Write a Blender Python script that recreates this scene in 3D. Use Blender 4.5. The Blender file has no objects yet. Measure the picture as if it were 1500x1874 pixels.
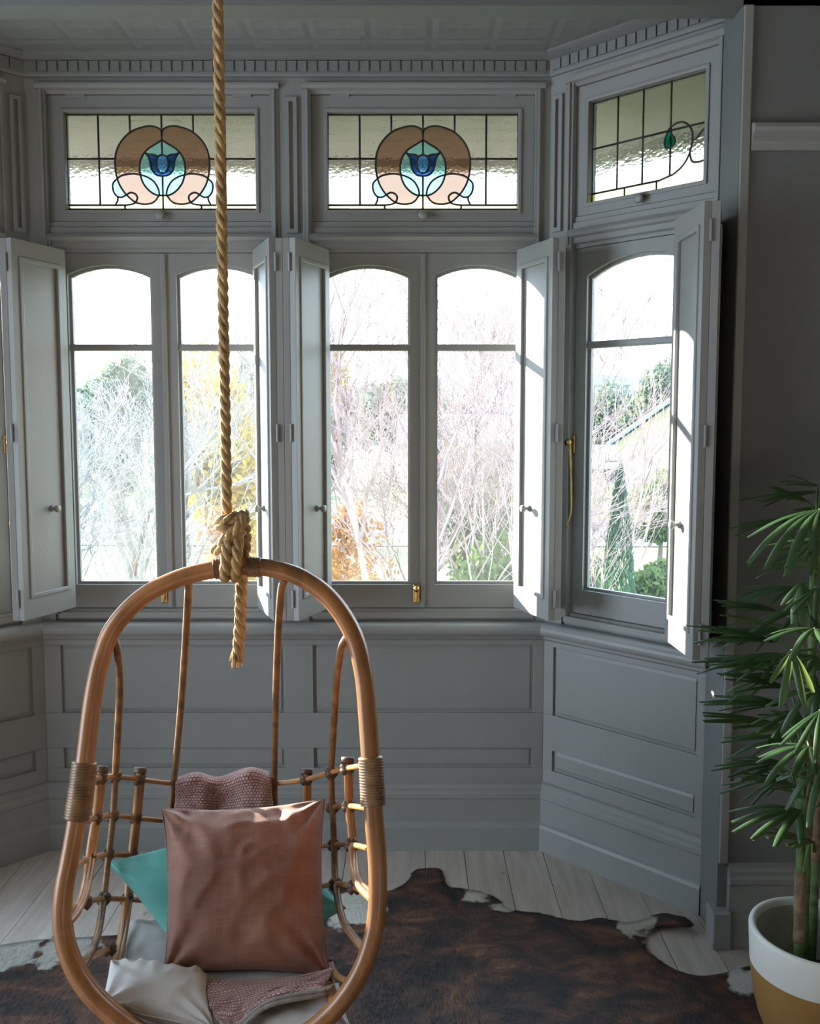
import bpy, bmesh, math, random
from mathutils import Vector, Matrix, noise
from mathutils.geometry import delaunay_2d_cdt
random.seed(7)
PI = math.pi
sc = bpy.context.scene
COL = sc.collection

# ------------------------------------------------------------------ camera
F_PX, CX, CY, EYE, HORIZON = 1690.0, 750.0, 912.0, 1.6, 765.0
PITCH = math.atan((CY - HORIZON) / F_PX)
cam = bpy.data.cameras.new('camera')
cam.sensor_fit = 'HORIZONTAL'; cam.sensor_width = 36.0
cam.lens = 36.0 * F_PX / 1500.0
cam.shift_y = (CY - 937.0) / 1500.0
cam.clip_start = 0.05; cam.clip_end = 3000
camo = bpy.data.objects.new('camera', cam); COL.objects.link(camo)
camo.location = (0, 0, EYE); camo.rotation_euler = (PI / 2 - PITCH, 0, 0)
sc.camera = camo

# ------------------------------------------------------------------ sky, sun, exposure
SUN_AZ, SUN_EL = 53.5, 14.2           # azimuth: degrees to the left of straight out of the bay
W = bpy.data.worlds.new('sky'); sc.world = W; W.use_nodes = True
nt = W.node_tree; nt.nodes.clear()
wo = nt.nodes.new('ShaderNodeOutputWorld'); bg = nt.nodes.new('ShaderNodeBackground')
tc = nt.nodes.new('ShaderNodeTexCoord'); sep = nt.nodes.new('ShaderNodeSeparateXYZ'); rmp = nt.nodes.new('ShaderNodeValToRGB')
nt.links.new(tc.outputs['Generated'], sep.inputs[0]); nt.links.new(sep.outputs['Z'], rmp.inputs['Fac'])
rmp.color_ramp.elements[0].position = 0.0; rmp.color_ramp.elements[0].color = (0.72, 0.86, 1.0, 1)
rmp.color_ramp.elements[1].position = 0.5; rmp.color_ramp.elements[1].color = (0.60, 0.80, 1.0, 1)
nt.links.new(rmp.outputs['Color'], bg.inputs['Color']); bg.inputs['Strength'].default_value = 4.2
nt.links.new(bg.outputs[0], wo.inputs['Surface'])
sl = bpy.data.lights.new('sun', 'SUN'); sl.energy = 20.0; sl.angle = math.radians(0.7); sl.color = (1.0, 0.93, 0.82)
so = bpy.data.objects.new('sun', sl); COL.objects.link(so)
_a, _e = math.radians(SUN_AZ), math.radians(SUN_EL)
SUN_DIR = Vector((math.sin(_a) * math.cos(_e), -math.cos(_a) * math.cos(_e), -math.sin(_e)))
so.rotation_euler = SUN_DIR.to_track_quat('-Z', 'Y').to_euler()
so.location = (-20, 20, 12)
vs = sc.view_settings
vs.view_transform = 'Standard'; vs.look = 'None'; vs.gamma = 1.0; vs.use_curve_mapping = False
vs.exposure = 0.82
cy = sc.cycles
cy.max_bounces = 10; cy.diffuse_bounces = 4; cy.glossy_bounces = 3; cy.transmission_bounces = 8
cy.transparent_max_bounces = 32; cy.caustics_reflective = False; cy.caustics_refractive = False
cy.use_denoising = True; cy.use_adaptive_sampling = True; cy.adaptive_threshold = .06; cy.sample_clamp_indirect = 12.0

# ------------------------------------------------------------------ helpers
def at(px, py, Y):
    """point of the photographed place seen at a measured pixel, at depth Y"""
    u = (px - CX) / F_PX; v = -(py - CY) / F_PX
    d = Vector((u, math.cos(PITCH) + v * math.sin(PITCH), -math.sin(PITCH) + v * math.cos(PITCH)))
    return Vector((0, 0, EYE)) + d * (Y / d.y)
def on_floor(px, py, z=0.0):
    u = (px - CX) / F_PX; v = -(py - CY) / F_PX
    d = Vector((u, math.cos(PITCH) + v * math.sin(PITCH), -math.sin(PITCH) + v * math.cos(PITCH)))
    return Vector((0, 0, EYE)) + d * ((z - EYE) / d.z)

class MB:
    def __init__(s): s.v = []; s.f = []
    def add(s, vs_, fs):
        o = len(s.v); s.v += [tuple(p) for p in vs_]; s.f += [tuple(i + o for i in f) for f in fs]; return s
    def box(s, x0, x1, y0, y1, z0, z1):
        return s.add([(x0,y0,z0),(x1,y0,z0),(x1,y1,z0),(x0,y1,z0),(x0,y0,z1),(x1,y0,z1),(x1,y1,z1),(x0,y1,z1)],
                     [(0,3,2,1),(4,5,6,7),(0,1,5,4),(1,2,6,5),(2,3,7,6),(3,0,4,7)])
    def sweep(s, prof, s0, s1, k0=0.0, k1=0.0):
        """closed profile [(n,z)] run along local x from s0 to s1; k = mitre slope (shift per unit n)"""
        n = len(prof)
        a = [(s0 + k0 * p[0], p[0], p[1]) for p in prof]; b = [(s1 + k1 * p[0], p[0], p[1]) for p in prof]
        fs = [(i, (i+1) % n, n + (i+1) % n, n + i) for i in range(n)] + [tuple(range(n))[::-1], tuple(range(n, 2*n))]
        return s.add(a + b, fs)
    def tube(s, pts, rad, sides=10, cap=True, closed=False, twist=0.0):
        pts = [Vector(p) for p in pts]; n = len(pts)
        if not isinstance(rad, (list, tuple)): rad = [rad] * n
        tang = []
        for i in range(n):
            a = pts[(i-1) % n] if (closed or i > 0) else pts[i]; b = pts[(i+1) % n] if (closed or i < n-1) else pts[i]
            t = b - a; tang.append(t.normalized() if t.length > 1e-9 else Vector((0,0,1)))
        ref = Vector((0,0,1)) if abs(tang[0].z) < .9 else Vector((1,0,0))
        nrm = (ref - tang[0] * ref.dot(tang[0])).normalized()
        vs_ = []
        for i in range(n):
            nrm = (nrm - tang[i] * nrm.dot(tang[i]))
            if nrm.length < 1e-6: nrm = tang[i].orthogonal()
            nrm.normalize(); bn = tang[i].cross(nrm)
            for k in range(sides):
                a = 2*PI*k/sides + twist*i
                vs_.append(pts[i] + (nrm*math.cos(a) + bn*math.sin(a)) * rad[i])
        fs = []
        m = n if closed else n-1
        for i in range(m):
            j = (i+1) % n
            for k in range(sides):
                l = (k+1) % sides
                fs.append((i*sides+k, i*sides+l, j*sides+l, j*sides+k))
        if cap and not closed:
            fs.append(tuple(range(sides))[::-1]); fs.append(tuple(range((n-1)*sides, n*sides)))
        return s.add(vs_, fs)
    def lathe(s, prof, sides=24, org=(0,0,0), axis='z'):
        vs_ = []; n = len(prof)
        for k in range(sides):
            a = 2*PI*k/sides
            for r, h in prof:
                if axis == 'z': vs_.append((org[0]+r*math.cos(a), org[1]+r*math.sin(a), org[2]+h))
                else: vs_.append((org[0]+r*math.cos(a), org[1]-h, org[2]+r*math.sin(a)))      # axis -y
        fs = []
        for k in range(sides):
            l = (k+1) % sides
            for i in range(n-1):
                fs.append((k*n+i, l*n+i, l*n+i+1, k*n+i+1))
        s.add(vs_, fs); return s
    def ring(s, inner, outer, n0, n1):
        """frame between two matched loops [(s,z)], from depth n0 to n1"""
        m = len(inner)
        vs_ = [(p[0],n0,p[1]) for p in inner]+[(p[0],n0,p[1]) for p in outer]+[(p[0],n1,p[1]) for p in inner]+[(p[0],n1,p[1]) for p in outer]
        fs = []
        for i in range(m):
            j = (i+1) % m
            fs += [(i,j,m+j,m+i),(2*m+i,3*m+i,3*m+j,2*m+j),(i,2*m+i,2*m+j,j),(m+i,m+j,3*m+j,3*m+i)]
        return s.add(vs_, fs)
    def prism(s, poly, n0, n1):
        m = len(poly)
        vs_ = [(p[0],n0,p[1]) for p in poly]+[(p[0],n1,p[1]) for p in poly]
        return s.add(vs_, [tuple(range(m)), tuple(range(m,2*m))[::-1]]+[(i,m+i,m+(i+1)%m,(i+1)%m) for i in range(m)])
    def mesh(s, name, smooth=False):
        me = bpy.data.meshes.new(name); me.from_pydata(s.v, [], s.f); me.update()
        bm = bmesh.new(); bm.from_mesh(me); bmesh.ops.recalc_face_normals(bm, faces=bm.faces); bm.to_mesh(me); bm.free()
        if smooth: me.polygons.foreach_set('use_smooth', [True]*len(me.polygons))
        return me
    def build(s, name, mat, parent=None, smooth=False, bevel=0.0):
        return link(name, s.mesh(name, smooth), mat, parent, bevel)
def link(name, me, mat, parent=None, bevel=0.0):
    if mat is not None and not me.materials: me.materials.append(mat)
    o = bpy.data.objects.new(name, me); COL.objects.link(o)
    if parent is not None: o.parent = parent
    if bevel:
        b = o.modifiers.new('bevel', 'BEVEL'); b.width = bevel; b.segments = 2; b.limit_method = 'ANGLE'; b.angle_limit = math.radians(40)
    return o
def tag(o, label, cat=None, group=None, kind=None):
    o['label'] = label
    if cat: o['category'] = cat
    if group: o['group'] = group
    if kind: o['kind'] = kind
    return o
def empty(name, loc=(0,0,0), mat=None, parent=None):
    o = bpy.data.objects.new(name, None); COL.objects.link(o); o.empty_display_size = .1
    if mat is not None: o.matrix_world = mat
    else: o.location = loc
    if parent: o.parent = parent
    return o
def frame(P0, sdir):
    s = Vector((sdir[0], sdir[1], 0)).normalized(); n = Vector((-s.y, s.x, 0))
    M = Matrix.Identity(4)
    M.col[0][:3] = s; M.col[1][:3] = n; M.col[2][:3] = (0,0,1); M.col[3][:3] = (P0[0], P0[1], 0)
    return M
def smooth_path(pts, n=8):
    """Catmull-Rom through points"""
    P = [Vector(p) for p in pts]; out = []
    for i in range(len(P)-1):
        p0 = P[i-1] if i > 0 else P[i]*2-P[i+1]; p1 = P[i]; p2 = P[i+1]; p3 = P[i+2] if i+2 < len(P) else P[i+1]*2-P[i]
        for k in range(n):
            t = k/n
            out.append(.5*((2*p1)+(p2-p0)*t+(2*p0-5*p1+4*p2-p3)*t*t+(3*p1-p0-3*p2+p3)*t**3))
    out.append(P[-1]); return out
def resample(pts, step):
    out = [pts[0].copy()]; acc = 0.0
    for a, b in zip(pts, pts[1:]):
        L = (b-a).length
        if L < 1e-9: continue
        d = step-acc
        while d <= L:
            out.append(a.lerp(b, d/L)); d += step
        acc = L-(d-step)
    if (out[-1]-pts[-1]).length > step*.3: out.append(pts[-1].copy())
    return out

# ------------------------------------------------------------------ materials
def mat(name, col, rough=.6, metal=0.0, var=0.0, vscale=8.0, bump=0.0, bscale=60.0, spec=.5, stretch=None, col2=None, sheen=0.0):
    m = bpy.data.materials.new(name); m.use_nodes = True; t = m.node_tree; N = t.nodes; b = N['Principled BSDF']
    b.inputs['Base Color'].default_value = (*col, 1); b.inputs['Roughness'].default_value = rough; b.inputs['Metallic'].default_value = metal
    b.inputs['Specular IOR Level'].default_value = spec
    if sheen: b.inputs['Sheen Weight'].default_value = sheen
    tc = N.new('ShaderNodeTexCoord'); mp = N.new('ShaderNodeMapping'); t.links.new(tc.outputs['Object'], mp.inputs[0])
    if stretch: mp.inputs['Scale'].default_value = stretch
    if var or col2:
        nz = N.new('ShaderNodeTexNoise'); nz.inputs['Scale'].default_value = vscale; nz.inputs['Detail'].default_value = 5
        t.links.new(mp.outputs[0], nz.inputs['Vector'])
        r = N.new('ShaderNodeValToRGB'); r.color_ramp.elements[0].position = .32; r.color_ramp.elements[1].position = .68
        c2 = col2 or tuple(min(1, c*(1+var)) for c in col)
        c1 = col if col2 else tuple(c*(1-var) for c in col)
        r.color_ramp.elements[0].color = (*c1, 1); r.color_ramp.elements[1].color = (*c2, 1)
        t.links.new(nz.outputs['Fac'], r.inputs[0]); t.links.new(r.outputs[0], b.inputs['Base Color'])
    if bump:
        nb = N.new('ShaderNodeTexNoise'); nb.inputs['Scale'].default_value = bscale; nb.inputs['Detail'].default_value = 3
        t.links.new(mp.outputs[0], nb.inputs['Vector'])
        bp = N.new('ShaderNodeBump'); bp.inputs['Strength'].default_value = bump; bp.inputs['Distance'].default_value = .01
        t.links.new(nb.outputs['Fac'], bp.inputs['Height']); t.links.new(bp.outputs[0], b.inputs['Normal'])
    return m
M = {}
M['paint'] = mat('grey_blue_paint', (.285,.288,.278), .42, var=.05, vscale=3, bump=.05, bscale=90)
M['wall'] = mat('grey_wall_paint', (.165,.172,.172), .6, var=.05, vscale=2, bump=.06, bscale=120)
M['ceiling'] = mat('ceiling_paint', (.22,.228,.222), .6, var=.04, vscale=3, bump=.05, bscale=80)
M['room'] = mat('room_wall_paint', (.28,.275,.265), .7, var=.05, vscale=2)
M['subfloor'] = mat('dark_gap', (.03,.026,.022), .9)
M['brass'] = mat('aged_brass', (.62,.42,.16), .3, metal=1.0, var=.25, vscale=40)
M['lead'] = mat('lead_came', (.035,.028,.022), .5, var=.3, vscale=40)
M['hinge'] = mat('painted_hinge', (.26,.28,.29), .4)

def plank_mat():
    m = bpy.data.materials.new('whitewashed_boards'); m.use_nodes = True; t = m.node_tree; N = t.nodes; b = N['Principled BSDF']
    b.inputs['Roughness'].default_value = .5
    tc = N.new('ShaderNodeTexCoord'); oi = N.new('ShaderNodeObjectInfo')
    ad = N.new('ShaderNodeVectorMath'); ad.operation = 'ADD'
    cb = N.new('ShaderNodeCombineXYZ'); mu = N.new('ShaderNodeMath'); mu.operation = 'MULTIPLY'; mu.inputs[1].default_value = 37
    t.links.new(oi.outputs['Random'], mu.inputs[0]); t.links.new(mu.outputs[0], cb.inputs[1]); t.links.new(mu.outputs[0], cb.inputs[0])
    t.links.new(tc.outputs['Object'], ad.inputs[0]); t.links.new(cb.outputs[0], ad.inputs[1])
    mp = N.new('ShaderNodeMapping'); mp.inputs['Scale'].default_value = (16, 1.3, 1); t.links.new(ad.outputs[0], mp.inputs[0])
    nz = N.new('ShaderNodeTexNoise'); nz.inputs['Scale'].default_value = 2.2; nz.inputs['Detail'].default_value = 7; nz.inputs['Roughness'].default_value = .65
    t.links.new(mp.outputs[0], nz.inputs['Vector'])
    r = N.new('ShaderNodeValToRGB'); e = r.color_ramp.elements
    e[0].position = .25; e[0].color = (.46,.395,.34,1); e[1].position = .7; e[1].color = (.75,.67,.605,1)
    t.links.new(nz.outputs['Fac'], r.inputs[0])
    n2 = N.new('ShaderNodeTexNoise'); n2.inputs['Scale'].default_value = 2.3; t.links.new(ad.outputs[0], n2.inputs['Vector'])
    mx = N.new('ShaderNodeMixRGB'); mx.blend_type = 'MULTIPLY'; mx.inputs[0].default_value = .35
    t.links.new(r.outputs[0], mx.inputs[1]); t.links.new(n2.outputs['Fac'], mx.inputs[2])
    # knots: few dark spots
    vo = N.new('ShaderNodeTexVoronoi'); vo.inputs['Scale'].default_value = 4.5
    mp2 = N.new('ShaderNodeMapping'); mp2.inputs['Scale'].default_value = (1.6, 1, 1); t.links.new(ad.outputs[0], mp2.inputs[0]); t.links.new(mp2.outputs[0], vo.inputs['Vector'])
    kr = N.new('ShaderNodeValToRGB'); kr.color_ramp.elements[0].position = .03; kr.color_ramp.elements[0].color = (.45,.36,.30,1); kr.color_ramp.elements[1].position = .09; kr.color_ramp.elements[1].color = (1,1,1,1)
    t.links.new(vo.outputs['Distance'], kr.inputs[0])
    m3 = N.new('ShaderNodeMixRGB'); m3.blend_type = 'MULTIPLY'; m3.inputs[0].default_value = .6
    t.links.new(mx.outputs[0], m3.inputs[1]); t.links.new(kr.outputs[0], m3.inputs[2]); t.links.new(m3.outputs[0], b.inputs['Base Color'])
    bp = N.new('ShaderNodeBump'); bp.inputs['Strength'].default_value = .12; bp.inputs['Distance'].default_value = .004
    t.links.new(nz.outputs['Fac'], bp.inputs['Height']); t.links.new(bp.outputs[0], b.inputs['Normal'])
    return m
M['plank'] = plank_mat()

def pane_mat(name, dirt, lo=.3, hi=.8, seed=0.0):
    """clear glass with a film of dust that scatters the daylight"""
    m = bpy.data.materials.new(name); m.use_nodes = True; t = m.node_tree; N = t.nodes; N.clear()
    out = N.new('ShaderNodeOutputMaterial'); tr = N.new('ShaderNodeBsdfTransparent'); tl = N.new('ShaderNodeBsdfTranslucent')
    tr.inputs[0].default_value = (.985,.99,.985,1); tl.inputs[0].default_value = (.93,.95,.96,1)
    mix = N.new('ShaderNodeMixShader'); tc = N.new('ShaderNodeTexCoord'); mp = N.new('ShaderNodeMapping'); mp.inputs['Location'].default_value = (seed, seed, seed)
    nz = N.new('ShaderNodeTexNoise'); nz.inputs['Scale'].default_value = 5; nz.inputs['Detail'].default_value = 7; nz.inputs['Roughness'].default_value = .7
    t.links.new(tc.outputs['Object'], mp.inputs[0]); t.links.new(mp.outputs[0], nz.inputs['Vector'])
    mr = N.new('ShaderNodeMapRange'); mr.inputs['From Min'].default_value = .3; mr.inputs['From Max'].default_value = .75
    mr.inputs['To Min'].default_value = dirt*lo; mr.inputs['To Max'].default_value = dirt*(lo+hi)
    t.links.new(nz.outputs['Fac'], mr.inputs['Value']); t.links.new(mr.outputs[0], mix.inputs[0])
    t.links.new(tr.outputs[0], mix.inputs[1]); t.links.new(tl.outputs[0], mix.inputs[2]); t.links.new(mix.outputs[0], out.inputs[0])
    return m
M['pane'] = pane_mat('dusty_glass', .020)
M['pane_frosty'] = pane_mat('dustier_glass', .026, seed=4.0)

def stained_mat(name, col, ripple=.5, rough=.04, scale=26.0, milk=.12, stretch=(1,1,1)):
    m = bpy.data.materials.new(name); m.use_nodes = True; t = m.node_tree; N = t.nodes; N.clear()
    out = N.new('ShaderNodeOutputMaterial'); rf = N.new('ShaderNodeBsdfRefraction'); tl = N.new('ShaderNodeBsdfTranslucent')
    rf.inputs['Color'].default_value = (*[c**.5 for c in col], 1); rf.inputs['Roughness'].default_value = rough; rf.inputs['IOR'].default_value = 1.45
    tl.inputs['Color'].default_value = (*col, 1)
    tc = N.new('ShaderNodeTexCoord'); mp = N.new('ShaderNodeMapping'); mp.inputs['Scale'].default_value = stretch
    t.links.new(tc.outputs['Object'], mp.inputs[0])
    nz = N.new('ShaderNodeTexNoise'); nz.inputs['Scale'].default_value = scale; nz.inputs['Detail'].default_value = 2.5
    t.links.new(mp.outputs[0], nz.inputs['Vector'])
    bp = N.new('ShaderNodeBump'); bp.inputs['Strength'].default_value = ripple; bp.inputs['Distance'].default_value = .012
    t.links.new(nz.outputs['Fac'], bp.inputs['Height']); t.links.new(bp.outputs[0], rf.inputs['Normal'])
    mix = N.new('ShaderNodeMixShader'); mix.inputs[0].default_value = milk
    t.links.new(rf.outputs[0], mix.inputs[1]); t.links.new(tl.outputs[0], mix.inputs[2]); t.links.new(mix.outputs[0], out.inputs[0])
    return m
M['g_clear'] = stained_mat('rippled_clear_glass', (.50,.49,.465), .8, scale=24, stretch=(.8,1,1.1))
M['g_amber'] = stained_mat('amber_brown_glass', (.24,.155,.11), .25, scale=40)
M['g_aqua'] = stained_mat('aqua_glass', (.22,.44,.45), .25, scale=40)
M['g_sky'] = stained_mat('pale_blue_glass', (.20,.46,.55), .25, scale=40)
M['g_blue'] = stained_mat('deep_blue_glass', (.02,.07,.22), .25, scale=40)
M['g_mid'] = stained_mat('mid_blue_glass', (.08,.24,.50), .25, scale=40)
M['g_yellow'] = stained_mat('pale_yellow_glass', (.80,.70,.32), .2, scale=40, milk=.3)
M['g_green'] = stained_mat('emerald_glass', (.01,.30,.20), .2, scale=40)

# ------------------------------------------------------------------ the bay: plan
DY = 3.335                       # face of the panelled dado of the middle wall
XC, HWB, LA = -0.4275, 0.920, 0.715
XL, XR = XC-HWB, XC+HWB          # corners of the bay
R2 = math.sqrt(.5)
FB = frame((0, DY), (1, 0))                                  # local x = world x
FR = frame((XR, DY), (R2, -R2))                              # right cheek, s from 0 at the back corner
FL = frame((XL-LA*R2, DY-LA*R2), (R2, R2))                   # left cheek, s = LA at the back corner
K = math.tan(math.radians(22.5))
YW, XOPEN = 2.70, .935           # room wall either side of the bay, half an edge
XOL = 2*XC-XOPEN
ZBC, ZH, ZC = 2.85, 2.752, 3.15  # bay ceiling, header, room ceiling
WC = (-.882, .046)               # window centres in the middle wall
ZS = .858                        # sill top

# floor -----------------------------------------------------------
fl = MB().box(-3.3, 3.3, -3.3, 3.52, -.12, -.02).build('floor', M['subfloor'])
tag(fl, 'whitewashed timber floor of wide boards', 'floor', kind='structure')
PW = .145
def plank_mesh(y0, y1):
    mb = MB().box(-PW/2+.0012, PW/2-.0012, y0, y1, -.02, 0.0); return mb.mesh('plank')
pm = plank_mesh(-3.2, 3.36); pm.materials.append(M['plank'])
for k in range(-22, 22):
    o = bpy.data.objects.new('plank', pm); COL.objects.link(o); o.parent = fl
    o.location = (.055+PW*(k+.5), 0, random.uniform(-.0008, .0008))

# walls of the bay: dado panelling --------------------------------
def wall_bay(name, FM, s0, s1, panels, openings, k0, k1, label):
    """panels: (sa,sb) of the recessed dado panels; openings: (sa,sb,za,zb) of windows"""
    root = empty(name, mat=FM); tag(root, label, 'wall', kind='structure')
    MB().sweep([(.012,0),(.16,0),(.16,ZS-.03),(.012,ZS-.03)], s0, s1, k0, k1).build('backing', M['paint'], root)
    zr = [(.0,.303),(.38,.513),(.768,ZS-.03)]
    for a, b in zr:
        MB().sweep([(0,a),(.0125,a),(.0125,b),(0,b)], s0, s1, k0, k1).build('rail', M['paint'], root, bevel=.0015)
    edges = [s0]+[x for p in panels for x in p]+[s1]
    for i in range(0, len(edges), 2):
        for a, b in ((.303,.38),(.513,.768)):
            MB().sweep([(.0005,a),(.0125,a),(.0125,b),(.0005,b)], edges[i], edges[i+1], k0 if i == 0 else 0, k1 if i == len(edges)-2 else 0).build('stile', M['paint'], root, bevel=.0015)
    for sa, sb in panels:
        for a, b in ((.303,.38),(.513,.768)):
            MB().sweep([(.008,a+.016),(.0122,a+.004),(.0122,b-.004),(.008,b-.016)], sa+.012, sb-.012).build('panel', M['paint'], root, bevel=.002)
    # wall above the sill around the window openings
    xs = [s0]+[x for o in openings for x in o[:2]]+[s1]
    for i in range(0, len(xs), 2):
        MB().sweep([(0,ZS-.03),(.16,ZS-.03),(.16,ZBC+.1),(0,ZBC+.1)], xs[i], xs[i+1], k0 if i == 0 else 0, k1 if i == len(xs)-2 else 0).build('pier', M['paint'], root)
    for sa, sb, za, zb in openings:
        MB().box(sa, sb, 0, .16, zb, ZBC+.1).build('lintel', M['paint'], root)
        MB().box(sa, sb, 0.012, .16, ZS-.03, za).build('under_sill', M['paint'], root)
    return root
def skirting(name, FM, s0, s1, k0, k1, label):
    pr = [(.012,0),(-.034,0),(-.034,.088),(-.030,.099),(-.022,.106),(-.022,.192),(-.026,.198),(-.026,.212),(-.018,.222),(-.018,.232),(-.009,.244),(-.009,.25),(0,.254),(.012,.254)]
    o = MB().sweep(pr, s0, s1, k0, k1).build(name, M['paint'])
    o.matrix_world = FM; tag(o, label, 'skirting', kind='structure'); return o
def sill(name, FM, s0, s1, k0, k1, label):
    r = .024; zc = ZS-r
    pr = [(.05,ZS)]+[(-.030-r*math.sin(a), zc+r*math.cos(a)) for a in [PI*i/8 for i in range(9)]]+[(-.012,ZS-2*r),(-.012,ZS-.062),(-.004,ZS-.07),(.013,ZS-.07),(.05,ZS-.07)]
    o = MB().sweep(pr, s0, s1, k0, k1).build(name, M['paint'])
    o.matrix_world = FM; tag(o, label, 'sill', kind='structure'); return o
OP1 = tuple((c-.415, c+.415, .885, 2.76) for c in WC)
OP3 = ((.075, .645, .885, 2.76),)
OP4 = ((LA-.645, LA-.075, .885, 2.76),)
wall_bay('wall_back', FB, XL, XR, [(-1.285,-.462),(-.357,.456)], OP1, -K, K, 'grey panelled middle wall of the window bay')
wall_bay('wall_bay_right', FR, 0, LA, [(.042,.614)], OP3, -K, 0, 'angled grey panelled wall at the right of the bay')
wall_bay('wall_bay_left', FL, 0, LA, [(LA-.614,LA-.042)], OP4, 0, K, 'angled grey panelled wall at the left of the bay')
skirting('baseboard_back', FB, XL, XR, -K, K, 'tall grey moulded skirting under the middle windows')
skirting('baseboard_bay_right', FR, 0, .652, -K, 0, 'tall grey moulded skirting on the angled wall at the right')
skirting('baseboard_bay_left', FL, LA-.652, LA, 0, K, 'tall grey moulded skirting on the angled wall at the left')
sill('trim_1', FB, XL, XR, -K, K, 'rounded grey window sill along the middle wall')
sill('trim_2', FR, 0, .66, -K, 0, 'rounded grey window sill on the angled right wall')
sill('trim_3', FL, LA-.66, LA, 0, K, 'rounded grey window sill on the angled left wall')

# cornice with dentils --------------------------------------------
def dentil_mesh():
    mb = MB().box(-.0150, .0150, -.007, .004, 0, .034); me = mb.mesh('dentil'); me.materials.append(M['ceiling']); return me
DM = dentil_mesh()
def cornice(name, FM, s0, s1, k0, k1, label):
    root = MB().sweep([(.01,2.782),(-.012,2.782),(-.016,2.79),(-.016,2.834),(-.05,2.842),(-.062,2.846),(-.062,2.853),(.01,2.853)], s0, s1, k0, k1).build(name, M['ceiling'])
    root.matrix_world = FM; tag(root, label, 'cornice', kind='structure')
    a = s0+(.02 if k0 else 0); b = s1-(.02 if k1 else 0); n = int((b-a)/.036)
    for i in range(n):
        o = bpy.data.objects.new('dentil', DM); COL.objects.link(o); o.parent = root
        o.location = (a+(i+.5)*(b-a)/n, -.016, 2.797)
cornice('trim_4', FB, XL, XR, -K, K, 'dentil cornice above the two middle windows')
cornice('trim_5', FR, 0, LA, -K, 0, 'dentil cornice above the angled right window')
cornice('trim_6', FL, 0, LA, 0, K, 'dentil cornice above the angled left window')

# bay ceiling of pressed metal tiles ------------------------------
cb = MB().box(XOL-.2, XOPEN+.2, YW-.02, DY+.2, ZBC+.006, ZBC+.12).build('ceiling', M['ceiling'])
tag(cb, 'pressed metal ceiling of the bay painted grey', 'ceiling', kind='structure')
def tile_mesh(T=.2):
    mb = MB(); n = 10; vs_ = []; fs = []
    for j in range(n+1):
        for i in range(n+1):
            u, v = i/n*2-1, j/n*2-1; r = math.hypot(u, v); a = math.atan2(v, u)
            d = .0
            if max(abs(u), abs(v)) < .99: d = .0012+.0012*math.cos(4*a)*math.sin(min(1, r)*PI)+.0014*max(0, math.cos(r*7))
            if max(abs(u), abs(v)) > .95: d = 0
            vs_.append((u*T/2, v*T/2, -d))
    for j in range(n):
        for i in range(n):
            q = j*(n+1)+i; fs.append((q, q+1, q+n+2, q+n+1))
    me = MB().add(vs_, fs).mesh('ceiling_tile'); me.materials.append(M['ceiling']); return me
TM = tile_mesh()
for i in range(-8, 9):
    for j in range(3):
        x, y = XC+.2*i, 2.90+.2*j
        if abs(x-XC) > HWB+(DY-y)+.08: continue
        o = bpy.data.objects.new('ceiling_tile', TM); COL.objects.link(o); o.parent = cb; o.location = (x, y, ZBC+.004)

# header, room walls, room ceiling --------------------------------
o = MB().box(XOL-.3, XOPEN+.3, YW, YW+.085, ZH, ZC+.1).build('wall_header', M['wall']); tag(o, 'dark header across the top of the bay opening', 'wall', kind='structure')
wr = MB().box(XOPEN, 3.3, YW, YW+.16, 0, ZC).build('wall_right', M['wall']); tag(wr, 'plain grey room wall beside the bay, behind the palm', 'wall', kind='structure')
wl = MB().box(-3.3, XOL, YW, YW+.16, 0, ZC).build('wall_left', M['wall']); tag(wl, 'plain grey room wall left of the bay', 'wall', kind='structure')
# returns between room wall and cheeks
e = FR @ Vector((LA, 0, 0))
MB().add([(XOPEN,YW+.002,0),(e.x+.02,e.y-.02,0),(e.x+.2,e.y+.1,0),(e.x+.2,YW+.01,0)]+[(XOPEN,YW+.002,ZH+.2),(e.x+.02,e.y-.02,ZH+.2),(e.x+.2,e.y+.1,ZH+.2),(e.x+.2,YW+.01,ZH+.2)],
         [(0,1,2,3),(7,6,5,4),(0,4,5,1),(1,5,6,2),(2,6,7,3),(3,7,4,0)]).build('return', M['paint'], wr)
el = FL @ Vector((0, 0, 0))
MB().add([(XOL,YW+.002,0),(el.x-.02,el.y-.02,0),(el.x-.2,el.y+.1,0),(el.x-.2,YW+.01,0)]+[(XOL,YW+.002,ZH+.2),(el.x-.02,el.y-.02,ZH+.2),(el.x-.2,el.y+.1,ZH+.2),(el.x-.2,YW+.01,ZH+.2)],
         [(0,1,2,3),(7,6,5,4),(0,4,5,1),(1,5,6,2),(2,6,7,3),(3,7,4,0)]).build('return', M['paint'], wl)
for s_, root, x0 in ((1, wr, XOPEN), (-1, wl, XOL)):
    MB().box(min(x0, x0+s_*.028), max(x0, x0+s_*.028), YW-.012, YW, .254, ZH).build('corner_bead', M['paint'], root, bevel=.004)
FRW = frame((0, YW), (1, 0))
skirting('baseboard_right', FRW, XOPEN+.03, 3.3, 0, 0, 'tall grey skirting on the room wall behind the plant pot')
skirting('baseboard_left', FRW, -3.3, XOL-.03, 0, 0, 'tall grey skirting on the room wall at the left')
for nm, x, lb in (('trim_7', XOPEN+.005, 'small grey plinth block at the right corner of the bay'), ('trim_8', XOL-.005, 'small grey plinth block at the left corner of the bay')):
    o = MB().box(x-.028, x+.028, YW-.044, YW+.03, 0, .115).build(nm, M['paint'], bevel=.004); tag(o, lb, 'plinth', kind='structure')
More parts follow.
